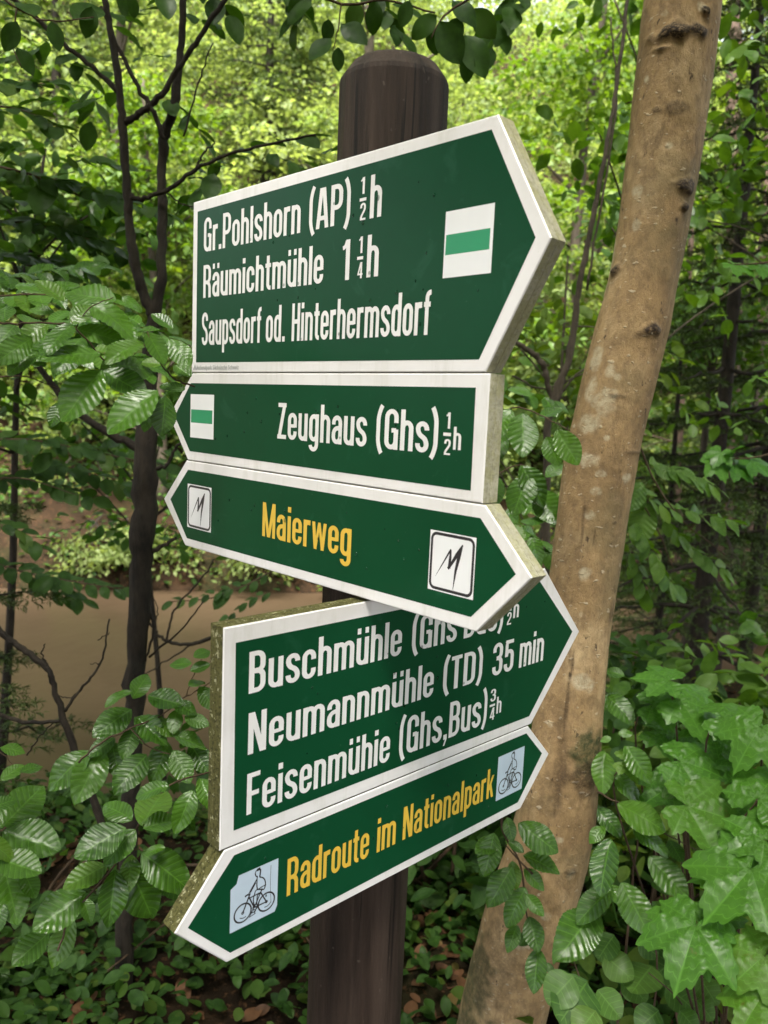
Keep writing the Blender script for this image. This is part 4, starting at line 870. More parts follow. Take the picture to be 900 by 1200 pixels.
leafy('beech_branch', 'broad beech spray of pale ribbed leaves left of the upper boards', 'branch',
      [([Z2(-60, 180), Z2(60, 190), Z2(180, 185), Z2(280, 205), Z2(400, 330), Z2(455, 295), Z2(540, 265)], [1.0, 1.0, 1.0, 1.02, 1.05, 1.06, 1.08], 2.5, 1.5), ([Z2(720, 420), Z2(650, 395), Z2(600, 340), Z2(545, 215)], [1.12, 1.1, 1.06, 1.05], 2.5, 1.2), ([Z2(280, 205), Z2(330, 130), Z2(420, 90)], 1.05, 1.6, 1)],
      L2([(378, 358, 222, 540, .45, .98, .7), (582, 433, 392, 582, .5, .98, .75), (380, 362, 545, 452, .6), (372, 298, 152, 288, .8, 1.0, .8), (282, 208, 458, 246, .8, 1.04, .8), (265, 192, 336, 100, .6, 1.04, .85), (268, 190, 162, 268, .7, 1.02), (335, 118, 508, 196, .75, 1.06), (530, 262, 395, 292, .8, 1.06), (545, 218, 610, 338, .4, 1.05, .8), (400, 338, 575, 345, .75, 1.04),
          (612, 455, 602, 600, .25, 1.0), (560, 470, 535, 575, .4, 1.06), (640, 205, 560, 150, .8, 1.1), (240, 105, 130, 25, .7, 1.1), (150, 70, 60, 20, .75, 1.15), (120, 240, -10, 320, .6, 1.0, .8), (200, 145, 105, 130, .85, 1.1), (430, 105, 235, 60, .8, 1.12), (225, 480, 185, 560, .5, 1.05), (645, 340, 708, 382, .6, 1.1), (622, 245, 705, 330, .5, 1.1), (685, 430, 590, 405, .8, 1.08), (-20, 300, 60, 270, .7, .98), (140, 290, 30, 350, .65, 1.0),
          (300, 240, 210, 330, .7, 1.1), (460, 300, 380, 380, .6, 1.1), (180, 190, 60, 240, .75, 1.08), (60, 190, -20, 260, .7, 1.05), (520, 190, 440, 130, .8, 1.15), (600, 340, 520, 330, .8, 1.1), (100, 190, 140, 100, .7, 1.12), (450, 90, 530, 120, .8, 1.14), (20, 180, 10, 90, .7, 1.12), (650, 400, 640, 470, .3, 1.12)]),
      T_BEECH, M_BEECH, Y0=1.02)
leafy('beech_branch', 'layered beech sprays behind the broad left spray, halfway up the left edge', 'branch',
      [([(-40, 395), (30, 400), (100, 410), (170, 425)], [1.5, 1.5, 1.5, 1.5], 3, 1.2), ([(-40, 350), (40, 345), (110, 350)], 1.6, 2.5, 1), ([(-40, 450), (20, 440), (70, 455)], 1.55, 2.5, 1)],
      [(60, 400, 40, 430, .6, 1.5)], T_BEECH, M_BEECH, Y0=1.5,
      sprays=[([(-30, 395), (60, 402), (175, 428)], 1.5, 22, .07, (0, -.55, 1)), ([(-30, 350), (60, 342), (130, 352)], 1.65, 16, .068, (0, -.5, 1)), ([(-30, 330), (50, 318), (110, 312)], 1.85, 14, .07, (0, -.5, 1)), ([(30, 400), (70, 375), (130, 372)], 1.55, 12, .065, (0, -.5, 1)), ([(100, 410), (150, 390), (205, 395)], 1.6, 10, .065, (0, -.5, 1))])
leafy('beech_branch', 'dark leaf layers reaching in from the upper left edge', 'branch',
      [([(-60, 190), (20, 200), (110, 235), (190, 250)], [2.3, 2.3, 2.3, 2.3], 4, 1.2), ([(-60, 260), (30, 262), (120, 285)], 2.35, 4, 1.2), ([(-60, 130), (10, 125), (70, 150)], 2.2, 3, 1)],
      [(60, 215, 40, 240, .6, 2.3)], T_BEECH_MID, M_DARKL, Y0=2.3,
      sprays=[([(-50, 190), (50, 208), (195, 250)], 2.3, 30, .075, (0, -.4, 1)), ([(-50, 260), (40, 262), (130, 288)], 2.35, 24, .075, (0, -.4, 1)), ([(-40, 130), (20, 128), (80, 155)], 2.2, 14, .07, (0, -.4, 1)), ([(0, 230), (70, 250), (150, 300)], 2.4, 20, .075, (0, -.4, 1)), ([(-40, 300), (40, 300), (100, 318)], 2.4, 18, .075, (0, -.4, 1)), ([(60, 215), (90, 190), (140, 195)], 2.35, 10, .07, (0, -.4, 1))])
leafy('beech_branch', 'dark leaf spray crossing the slim trunk between the left spray and the brown water', 'branch',
      [([(-60, 520), (30, 515), (110, 530), (190, 545)], [2.5, 2.5, 2.5, 2.5], 4, 1.2), ([(-60, 570), (20, 560), (90, 580)], 2.5, 3, 1)],
      [(60, 530, 40, 555, .6, 2.5)], T_BEECH_MID, M_DARKL, Y0=2.5,
      sprays=[([(-50, 520), (40, 515), (195, 548)], 2.5, 30, .07, (0, -.45, 1)), ([(-50, 570), (30, 560), (110, 585)], 2.55, 22, .07, (0, -.45, 1)), ([(20, 545), (90, 550), (160, 575)], 2.6, 18, .07, (0, -.45, 1)), ([(-20, 610), (20, 620), (50, 640)], 2.5, 10, .065, (0, -.45, 1))])
leafy('beech_branch', 'low twig of dark leaves hanging in front of the far edge of the brown water', 'branch',
      [([(-60, 640), (20, 668), (90, 682), (140, 690)], [3.0, 3.0, 3.0, 3.0], 3, 1.2)],
      [(60, 675, 40, 700, .6, 3.0)], T_BEECH_MID, M_DARKL, Y0=3.0,
      sprays=[([(-40, 650), (40, 672), (145, 692)], 3.0, 22, .075, (0, -.5, 1)), ([(30, 670), (60, 690), (100, 705)], 3.05, 10, .075, (0, -.6, 1))])
leafy('beech_branch', 'fine dim leaf spray over the water just left of the bare post section', 'branch',
      [([(340, 655), (300, 680), (250, 700), (200, 705)], [3.2, 3.2, 3.2, 3.2], 2.5, 1.2)],
      [(270, 690, 250, 710, .6, 3.2)], T_BEECH_MID, M_DARKL, Y0=3.2,
      sprays=[([(335, 658), (290, 685), (200, 706)], 3.2, 18, .055, (0, -.5, 1)), ([(340, 690), (300, 700), (260, 730)], 3.3, 10, .055, (0, -.5, 1))])
leafy('beech_branch', 'dark leaves hanging into the upper left corner', 'branch',
      [([(-30, -30), (20, 10), (60, 25), (110, 20)], 1.6, 3, 1.2), ([(20, 10), (15, 50), (25, 80)], 1.6, 2, 1)],
      [(108, 8, 100, 42, .3, 1.6, .3), (20, 25, 5, 60, .3, 1.6), (20, 55, 40, 85, .4, 1.6), (60, 25, 70, 60, .3, 1.6), (155, -5, 158, 22, .2, 1.7), (40, 20, 20, -5, .6, 1.6), (85, 22, 120, 5, .6, 1.6), (190, -10, 198, 22, .3, 1.7)], T_BEECH_MID, M_DARKL, Y0=1.6,
      sprays=[([(-20, 90), (20, 100), (60, 95)], 1.8, 9, .07, (0, -.4, 1)), ([(640, -30), (600, 15), (575, 60)], 2.4, 10, .075, (0, -.4, 1)), ([(430, -30), (450, 10), (470, 40)], 2.1, 8, .07, (0, -.4, 1))])
leafy('beech_branch', 'dark ribbed beech leaves between the upper boards and the leaning trunk', 'branch',
      [([(560, 505), (600, 478), (640, 490), (668, 505)], [1.7, 1.62, 1.52, 1.46], 2.2, 1.2), ([(575, 560), (610, 545), (640, 560)], 1.75, 2, 1)],
      [(612, 484, 614, 533, .3, 1.5), (652, 504, 678, 545, .35, 1.45), (600, 480, 575, 510, .6, 1.6), (632, 490, 660, 478, .8, 1.55), (640, 512, 655, 545, .4, 1.55), (590, 500, 565, 545, .5, 1.65), (610, 545, 640, 590, .4, 1.7), (620, 555, 600, 600, .5, 1.7), (640, 560, 660, 540, .6, 1.7), (585, 560, 570, 600, .5, 1.75), (630, 575, 655, 615, .5, 1.75)],
      T_BEECH, M_BEECH, Y0=1.55, sprays=[([(570, 600), (610, 620), (650, 650)], 1.9, 8, .075, (0, -.5, 1)), ([(560, 470), (600, 455), (650, 470)], 2.1, 8, .07, (0, -.5, 1)), ([(590, 640), (620, 600), (660, 590)], 2.1, 8, .075, (0, -.5, 1))])
leafy('beech_branch', 'dark backlit leaves hanging over the top of the signpost', 'branch',
      [([(300, -60), (350, -20), (400, 5), (450, 0), (510, 15)], 1.9, 4, 2), ([(600, -50), (560, -10), (520, 20), (505, 45)], 1.85, 4, 1.5), ([(400, 5), (395, 40), (390, 60)], 1.9, 2, 1)],
      [(388, 45, 362, 68, .5, 1.9, .2), (396, 55, 397, 84, .1, 1.9, .1), (400, 28, 428, 45, .5, 1.9, .2), (385, 22, 383, 50, .2, 1.9, .1), (440, 0, 437, 40, .1, 1.9), (512, 18, 482, 42, .5, 1.9), (515, 25, 540, 75, .2, 1.85, .2), (540, 20, 520, 60, .3, 1.85), (545, 40, 570, 85, .3, 1.85, .3), (480, 0, 470, 32, .2, 1.9), (505, 30, 512, 65, .2, 1.9, .2), (420, 2, 410, 38, .3, 1.95), (350, -10, 342, 30, .3, 1.95), (555, 10, 580, 45, .4, 1.9), (460, 5, 500, 20, .6, 1.95), (530, 0, 560, 25, .7, 1.9), (365, 0, 335, 20, .6, 1.95), (550, 60, 545, 95, .2, 1.85)],
      T_BEECH_MID, M_DARKL, Y0=1.9, sprays=[([(620, -30), (590, 20), (560, 50)], 1.95, 9, .07, (0, -.4, 1)), ([(330, -30), (350, 10), (345, 30)], 2.0, 6, .07, (0, -.4, 1)), ([(240, -40), (255, 0), (270, 20)], 2.0, 5, .07, (0, -.4, 1))])
leafy('beech_branch', 'loose spray of young light green leaves right of the leaning trunk', 'branch',
      [([(742, 500), (765, 560), (800, 610), (850, 650)], 2.4, 2.5, 1.2), ([(740, 570), (770, 620), (790, 670)], 2.4, 2, 1)],
      [(752, 565, 735, 600, .4), (760, 590, 745, 640, .4)], T_BEECH, M_BEECHM, Y0=2.4,
      sprays=[([(735, 560), (770, 590), (810, 600), (860, 610)], 2.4, 16, .070, (0, -.5, 1)), ([(735, 600), (760, 640), (790, 690)], 2.35, 14, .065, (0, -.5, 1)), ([(770, 600), (810, 640), (850, 670)], 2.45, 16, .065, (0, -.5, 1)), ([(735, 640), (750, 670), (755, 700)], 2.4, 9, .06, (0, -.5, 1)), ([(740, 540), (790, 550), (840, 570)], 2.6, 14, .075, (0, -.5, 1))])

# sycamore and beech scrub, lower right
ZM = Z6
syc = thing('sycamore_sapling', 'broad lobed sycamore leaves on thin stalks in the lower right corner', 'shrub', (*at(850, 1100, 1.35)[:2], gz(*at(850, 1100, 1.35)[:2])))
mb = MB()
root = at(880, 1190, 1.45); root[2] = gz(root[0], root[1]) - .02
SYN = []
def stalk(a, Y, L, d, up=0.75, r=None, wf=1.0):
    B = at(*a, Y); toc = nrm(CAM - B); n = nrm(np.array([0, 0, up]) + toc * (1 - .45 * up) + rng.normal(0, .10, 3))
    T = at(*d, Y); dd = T - B; dd = dd - n * (dd @ n); SYN.append((B, dd, n, L, wf, r))
for a, d, Y, L, u_, r in ((Z6(640, 150), Z6(748, 215), 1.5, .095, .8, .75), (Z6(610, 95), Z6(570, 68), 1.5, .07, .8, .6), (Z6(560, 165), Z6(618, 190), 1.55, .07, .8, .5), (Z6(570, 240), Z6(628, 282), 1.55, .07, .7, .5), (Z6(765, 200), Z6(868, 258), 1.42, .085, .8, .8), (Z6(640, 330), Z6(738, 395), 1.42, .085, .75, .6), (Z6(660, 460), Z6(785, 545), 1.35, .095, .75, .85),
                         (Z6(850, 645), Z6(770, 765), 1.22, .115, .6, .7), (Z6(860, 650), Z6(680, 620), 1.24, .10, .7, .8), (Z6(690, 810), Z6(660, 955), 1.2, .105, .5, .6), (Z6(700, 810), Z6(775, 940), 1.22, .085, .5, .7), (Z6(640, 800), Z6(575, 850), 1.22, .06, .7, .8), (Z6(890, 900), Z6(830, 960), 1.15, .08, .6, .9), (Z6(870, 440), Z6(900, 360), 1.3, .09, .7, .7), (Z6(890, 560), Z6(860, 530), 1.25, .07, .6, .7),
                         (Z6(880, 230), Z6(840, 310), 1.35, .085, .7, .8), (Z6(880, 1020), Z6(850, 1090), 1.12, .07, .6, .9), (Z6(830, 350), Z6(800, 330), 1.4, .06, .8, .4), (Z6(480, 330), Z6(560, 380), 1.5, .05, .5, .97), (Z6(740, 260), Z6(700, 320), 1.5, .08, .8, .4), (Z6(620, 400), Z6(560, 460), 1.5, .08, .7, .4), (Z6(780, 500), Z6(850, 560), 1.42, .085, .7, .5)):
    stalk(a, Y, L, d, u_, r)
for B, dd, n, L, wf, r in SYN:
    j = B + np.array([rng.uniform(-.02, .03), .02, -.10]) ; e = root + (j - root) * 0.45 + np.array([0, .05, .05])
    P = smooth_line([B, j, e, root + rng.normal(0, .04, 3) * np.array([1, 1, 0])], 5); mb.tube(P, np.linspace(.0012, .004, len(P)), 5)
mb.build('stalks', M_TWIG, syc)
link('leaves', leaves_mesh('leaves', T_MAPLE, [s_[0] for s_ in SYN], [s_[1] for s_ in SYN], [s_[2] for s_ in SYN], [s_[3] for s_ in SYN], 1.0, M_MAPLE, [s_[5] if s_[5] is not None else rng.random() for s_ in SYN]), syc)
syc2 = thing('sycamore_sapling', 'small pale sycamore leaves right of the leaning trunk at mid height', 'shrub', at(880, 560, 2.8))
lv = Leaves()
for a, d, L in (((838, 540), (852, 560), .085), ((862, 545), (885, 562), .085), ((845, 530), (835, 548), .07), ((880, 540), (905, 555), .085), ((860, 310), (890, 320), .08), ((890, 312), (920, 322), .08), ((855, 530), (870, 518), .06)):
    B = at(*a, 2.8); lv.put(B, at(*d, 2.75) - B, (0, -.5, 1), L)
lv.build('leaves', T_MAPLE_MID, M_MAPLE, syc2); 
for pts_ in ([(940, 520), (890, 535), (850, 538)], [(940, 300), (895, 308), (860, 310)]): mb = MB(); P, r_ = tw(pts_, 2.8, 3, 1.5); mb.tube(P, r_, 5); mb.build('twig', M_TWIG, syc2)
leafy('beech_shrub', 'young beech shoots with ribbed leaves at the foot of the leaning trunk, right side', 'shrub',
      [([(720, 1230), (735, 1100), (745, 1000), (760, 930)], [1.5, 1.5, 1.5, 1.5], 4, 2), ([Z6(400, 420), Z6(470, 460), Z6(560, 520), Z6(690, 590)], 1.48, 2.5, 1.5), ([(760, 1230), (770, 1120), (740, 1040)], 1.45, 3, 1.5)],
      [(*Z6(a, b_), *Z6(c_, d_), u_, Y) for a, b_, c_, d_, u_, Y in ((440, 558, 400, 712, .35, 1.38), (550, 610, 668, 728, .5, 1.42), (458, 455, 606, 525, .7, 1.45), (505, 530, 615, 585, .7, 1.48), (450, 375, 545, 448, .6, 1.5), (445, 700, 338, 790, .6, 1.42), (395, 765, 300, 885, .5, 1.42), (470, 685, 555, 840, .2, 1.4), (480, 285, 560, 388, .5, 1.5), (460, 250, 505, 245, .6, 1.52),
       (420, 300, 415, 415, .5, 1.55), (400, 470, 470, 540, .5, 1.52), (590, 440, 640, 400, .7, 1.5), (430, 690, 490, 760, .6, 1.5), (560, 740, 640, 800, .6, 1.5), (420, 180, 470, 120, .7, 1.6), (430, 140, 500, 200, .7, 1.6), (480, 80, 420, 60, .7, 1.6), (440, 260, 410, 270, .7, 1.5), (640, 700, 560, 690, .7, 1.52), (420, 520, 380, 560, .6, 1.5), (610, 560, 650, 620, .6, 1.5))],
      T_BEECH, M_BEECH, Y0=1.45)
hz = leafy('hazel_shrub', 'round soft leaves crowding the bottom right below the sycamore', 'shrub',
      [([(700, 1260), (690, 1180), (670, 1120)], [1.35, 1.35, 1.35], 3, 1.5), ([(820, 1260), (800, 1180), (760, 1140)], 1.35, 3, 1.5)],
      [(*Z6(a, b_), *Z6(c_, d_), u_, Y) for a, b_, c_, d_, u_, Y in ((370, 975, 300, 1080, .6, 1.2), (330, 960, 255, 1040, .6, 1.22), (395, 1060, 340, 1130, .6, 1.15), (700, 965, 750, 1040, .5, 1.4), (690, 1030, 740, 1085, .5, 1.35), (600, 990, 690, 1050, .6, 1.4), (560, 930, 500, 1000, .6, 1.45), (480, 960, 540, 1030, .6, 1.45), (420, 900, 500, 960, .6, 1.45), (640, 900, 560, 960, .6, 1.5), (800, 960, 850, 1050, .5, 1.45), (520, 860, 580, 900, .6, 1.5), (450, 840, 400, 900, .6, 1.5), (400, 1000, 470, 1080, .6, 1.3), (580, 1060, 520, 1110, .6, 1.3), (640, 1060, 700, 1120, .6, 1.3))],
      T_ROUND, M_HAZEL, Y0=1.3, wf=1.15)

# ================================================================ the wood behind
def clump_arrays(centres, nper, size, leaf, flat=0.28, tiltj=0.45, jl=0.3, droop=0.25):
    c = np.asarray(centres, float); n = len(c)
    sz = np.broadcast_to(np.asarray(size, float), (n,))[:, None, None]
    q = nrm(rng.normal(0, 1, (n, nper, 3))) * rng.random((n, nper, 1)) ** 0.45 * sz * np.array([1, 1, flat])
    ti = rng.normal(0, 0.22, (n, 1, 2)); q[..., 2] += (q[..., :2] * ti).sum(-1) - 0.35 * (q[..., 0] ** 2 + q[..., 1] ** 2) / sz[..., 0]
    d = np.concatenate([q[..., :2], np.full((n, nper, 1), -droop) * sz], -1) + rng.normal(0, 0.5, (n, nper, 3)) * sz
    no = np.concatenate([-ti + np.zeros((n, nper, 2)), np.ones((n, nper, 1))], -1) + rng.normal(0, tiltj, (n, nper, 3))
    tone = np.clip(rng.normal(0.45, 0.22, (n, 1)) + rng.normal(0, 0.13, (n, nper)), 0, 0.92)
    return (c[:, None] + q).reshape(-1, 3), d.reshape(-1, 3), no.reshape(-1, 3), (leaf * rng.uniform(1 - jl, 1 + jl, (n, nper))).ravel(), tone.ravel()
def foliage(name, centres, nper, size, leaf, material, parent, templates=None, **kw):
    b_, d, no, L, tone = clump_arrays(centres, nper, size, leaf, **kw)
    return link(name, leaves_mesh(name, templates or T_FAR, b_, d, no, L, 1.0, material, tone), parent)

# far hillside wood, one mass
cen = []; szs = []
for _ in range(2500):
    y = 11.5 + 20 * rng.random() ** 1.5; x = rng.uniform(-1, 1) * (0.75 * y + 7.0) ; h = rng.uniform(0.1, 6.5) * (0.45 + 0.55 * min(1, (y - 10) / 6))
    cen.append((x, y, gz(x, y) + h)); szs.append(rng.uniform(0.45, 0.95) * (0.8 + 0.02 * y))
for _ in range(1250):
    y = 11.2 + 17 * rng.random() ** 1.3; x = rng.uniform(-1, 1) * (0.75 * y + 7.0); cen.append((x, y, gz(x, y) + rng.uniform(.1, 1.6))); szs.append(rng.uniform(.5, .9))
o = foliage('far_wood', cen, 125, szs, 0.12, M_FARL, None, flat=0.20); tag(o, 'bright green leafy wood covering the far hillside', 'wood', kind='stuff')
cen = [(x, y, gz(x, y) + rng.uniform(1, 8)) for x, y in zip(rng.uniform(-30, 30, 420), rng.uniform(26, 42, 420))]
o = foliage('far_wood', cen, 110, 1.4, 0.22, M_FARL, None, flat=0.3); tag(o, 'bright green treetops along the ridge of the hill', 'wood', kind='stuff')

def deciduous(label, x, y, H, cr, z0, ncl, nper, size, leaf, lm, bm, tr, lean=(0, 0), group=None, name='tree', cat='tree', tpl=None, trunk_pts=None, seed_limbs=6):
    g_ = gz(x, y); t = thing(name, label, cat, (x, y, g_), group)
    mb = MB(); top = np.array([x + lean[0], y + lean[1], g_ + H])
    P = smooth_line([np.array([x, y, g_ - .2]), np.array([x + lean[0] * .3 + rng.normal(0, .05), y + lean[1] * .3, g_ + H * .35]), np.array([x + lean[0] * .7 + rng.normal(0, .08), y + lean[1] * .7, g_ + H * .7]), top], 7)
    mb.tube(P, np.linspace(tr, tr * .25, len(P)), 10, jit=0.04)
    cs = []
    lb = mb
    for k_ in range(ncl):
        f = z0 + (1 - z0) * rng.random() ** 0.9; i = min(int(f * (len(P) - 1)), len(P) - 1); a = rng.random() * 2 * math.pi
        rr = cr * (1.05 - 0.75 * max(0, (f - z0) / (1 - z0)) ** 1.5) * rng.random() ** 0.6
        c_ = P[i] + np.array([math.cos(a) * rr, math.sin(a) * rr, 0.10 * rr + rng.normal(0, .15)]); cs.append(c_)
        if k_ < seed_limbs * 3: j0 = P[max(0, i - 2)]; Q = smooth_line([j0, (j0 + c_) / 2 + np.array([0, 0, .06 * rr]), c_], 4); lb.tube(Q, np.linspace(tr * .28, .004, len(Q)), 5)
    mb.build('trunk', bm, t)
    foliage('crown', cs, nper, size, leaf, lm, t, templates=tpl)
    return t
# standing trees on the far bank and slope (each its own crown and trunk)
for lab, x, y, H, cr, z0, ncl, lm, bm, tr, ln in (
    ('broad bright crown on the slope at the far left, seen between the sapling forks', -4.6, 13.0, 8.0, 2.2, .25, 60, M_FARL, M_BARKG, .13, (.4, 0)),
    ('bright yellow green crown on the slope directly behind the top of the post', -0.4, 14.5, 9.5, 2.4, .3, 65, M_FARL, M_BARKG, .14, (-.5, 0)),
    ('medium green tree on the slope right behind the tip of the top board', 2.6, 12.2, 7.5, 2.0, .25, 60, M_MIDL, M_BARKG, .12, (.3, 0)),
    ('pale leafy tree high on the slope right of the leaning trunk', 6.2, 13.5, 9.0, 2.3, .25, 60, M_FARL, M_BARKG, .13, (.3, 0)),
    ('darker green tree on the far bank left of the upper boards', -3.1, 11.0, 5.5, 1.5, .2, 42, M_MIDL, M_BARKG, .09, (-.3, 0)),
    ('tall slim tree on the slope at the left margin of the photo', -7.2, 14.0, 10, 2.3, .2, 60, M_MIDL, M_BARKG, .12, (.2, 0))):
    deciduous(lab, x, y, H, cr, z0, ncl, 120, .62, .11, lm, bm, tr, ln, group='trees on the far slope')
# bright bushes hanging over the far edge of the water
for lab, x, y, n_, wx in (('bright bush drooping over the far edge of the brown water, left of the sapling', -3.3, 9.7, 16, 1.0), ('smaller bright bush over the far water edge, between sapling and boards', -1.9, 9.8, 9, .7), ('dim bush on the far bank behind the bare part of the post', -0.2, 10.0, 12, .9)):
    t = thing('bush', lab, 'bush', (x, y, gz(x, y)), 'bushes along the far bank')
    cs = [(x + rng.normal(0, wx * .5), y + rng.normal(0, .25), -0.45 + abs(rng.normal(0, .38))) for _ in range(n_)]
    mb = MB()
    for c_ in cs[:8]: mb.tube(smooth_line([(x, y + .3, gz(x, y) - .1), (c_[0] * .5 + x * .5, y + .2, c_[2] + .3), c_], 4), np.linspace(.02, .004, 9), 5)
    mb.build('stems', M_BARKD, t); foliage('leaves', cs, 110, .40, .075, M_FARL if n_ != 12 else M_MIDL, t, droop=.6)

# understorey between the walker and the water
def saplings(items):
    for lab, px_, Y, H, cr, z0, ncl, nper, size, leaf, lm, bm, tr, ln in items:
        p = at(px_, 700, Y); deciduous(lab, float(p[0]), Y, H, cr, z0, ncl, nper, size, leaf, lm, bm, tr, ln, group=None, name='sapling', cat='tree', tpl=T_BEECH_MID if Y < 5 else T_FAR6, seed_limbs=4)
saplings([('leafy green sapling filling the gap right of the top board, behind the leaning trunk', 660, 3.6, 4.0, .75, .42, 34, 26, .34, .075, M_BEECHM, M_BARKG, .016, (.25, 0)),
          ('slender sapling with light leaves at the right edge, upper half', 905, 3.9, 3.9, .8, .62, 18, 26, .36, .07, M_BEECHM, M_BARKG, .018, (.1, 0)),
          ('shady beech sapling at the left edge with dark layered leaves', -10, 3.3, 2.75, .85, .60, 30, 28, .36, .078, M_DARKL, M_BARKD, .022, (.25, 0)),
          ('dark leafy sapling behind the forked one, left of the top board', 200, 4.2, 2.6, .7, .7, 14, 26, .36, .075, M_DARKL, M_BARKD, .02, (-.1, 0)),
          ('green sapling low behind the leaning trunk on its left', 610, 3.4, 2.3, .6, .35, 24, 26, .3, .07, M_MIDL, M_BARKG, .014, (.1, 0))])
for lab, px_, Y, H, cr, z0, lm in (('mid green tree among the dark spruces near the right edge', 845, 7.2, 6.0, 1.3, .22, M_MIDL), ('light leafy young tree between the leaning trunk and the reddish trunks', 800, 6.6, 4.2, .8, .28, M_BEECHM)):
    p = at(px_, 700, Y); deciduous(lab, float(p[0]), Y, H, cr, z0, 44, 55, .42, .085, lm, M_BARKG, .05, (.2, 0), tpl=T_FAR6, seed_limbs=6)
# crooked bare stems right of the top board
t = thing('sapling', 'thin bare crooked stems between the top board and the leaning trunk', 'tree', (*at(640, 700, 2.9)[:2], gz(*at(640, 700, 2.9)[:2])))
mb = MB(); base = np.array(t.location)
for pts_, ws in (([(738, -20), (724, 90), (710, 178), (692, 267), (678, 342), (667, 420), (645, 480), (640, 600), (650, 760)], (4, 5, 5.5, 6.5, 7, 8, 9, 9, 9)), ([(716, 20), (722, 120), (704, 240), (688, 340)], (2, 2.5, 3)), ([(675, 378), (661, 440), (646, 482)], (6, 8)), ([(600, 398), (618, 410), (637, 428), (642, 452), (650, 470)], (5, 7, 7, 6)), ([(600, 440), (640, 455), (700, 430)], (2, 2)), ([(650, 470), (675, 440), (700, 425)], (3, 1.5)), ([(585, 410), (600, 398)], (4, 4))):
    limb(mb, pts_, ws, 2.9, 8, .002)
mb.build('stems', M_BARKG, t)

# brown trunks in the wood on the right
for lab, pts_, Y, ws in (('reddish bare trunk standing in the wood right of the leaning tree', [(862, -40), (858, 120), (860, 330), (852, 620)], 8.0, (12, 15, 17, 20)), ('second reddish trunk close to the right edge of the photo', [(905, 100), (893, 330), (880, 600)], 8.4, (10, 13, 15)),
                         ('thin reddish pole in the wood just right of the leaning trunk', [(812, 150), (806, 330), (795, 560)], 9, (5, 7, 8))):
    p = at(*pts_[-1], Y); t = thing('pine_tree', lab, 'tree', (p[0], p[1], gz(p[0], p[1])), 'reddish trunks in the wood')
    mb = MB(); P = limb(mb, pts_ + [(pts_[-1][0], 900)], (*ws, ws[-1]), Y, 12, .008)
    for _ in range(9):
        i = rng.integers(4, len(P) - 8); a = rng.uniform(-1, 1); e = P[i] + np.array([math.copysign(rng.uniform(.3, .9), a), rng.uniform(-.4, .4), rng.uniform(-.25, .1)]); mb.tube(smooth_line([P[i], (P[i] + e) / 2 + np.array([0, 0, .05]), e], 4), np.linspace(.012, .003, 9), 5)
    mb.build('trunk', M_BARKR, t)

# spruces
def spruce_arrays(x, y, g_, H, z0, Lmax, step, needle, per):
    Bs, Ds, Ns, tw_ = [], [], [], []
    z = z0
    while z < H:
        nb = rng.integers(4, 6); a0 = rng.random() * 6.28
        L = Lmax * (1 - z / H) ** 0.8 * rng.uniform(.75, 1.1) + .1
        for k_ in range(nb):
            a = a0 + k_ * 6.28 / nb + rng.normal(0, .2); u = np.array([math.cos(a), math.sin(a), 0]); s_ = np.array([-u[1], u[0], 0])
            t_ = np.linspace(0, 1, 9)[:, None]; Q = np.array([x, y, g_ + z]) + u * L * t_ + np.array([0, 0, 1]) * (-.28 * L * t_ ** 1.3 + .10 * L * t_ ** 3) + rng.normal(0, .012, (9, 3))
            tw_.append((Q, .014 * L + .003))
            for i in range(2, 9):
                for sg in (-1, 1):
                    l2 = L * .42 * (1.1 - i / 9) * rng.uniform(.6, 1.1) + .05; e = Q[i] + (s_ * sg * .8 + u * .65) * l2 + np.array([0, 0, -.22 * l2])
                    m_ = max(2, int(l2 / needle * per)); f = rng.random((m_, 1)); Bs.append(Q[i] + (e - Q[i]) * f)
                    ax_ = nrm(e - Q[i]); Ds.append(ax_ * .75 + rng.normal(0, .55, (m_, 3)) + np.array([0, 0, .05])); Ns.append(np.tile([0, 0, 1.0], (m_, 1)) + rng.normal(0, .3, (m_, 3)))
        z += step * rng.uniform(.8, 1.2)
    return np.concatenate(Bs), np.concatenate(Ds), np.concatenate(Ns), tw_
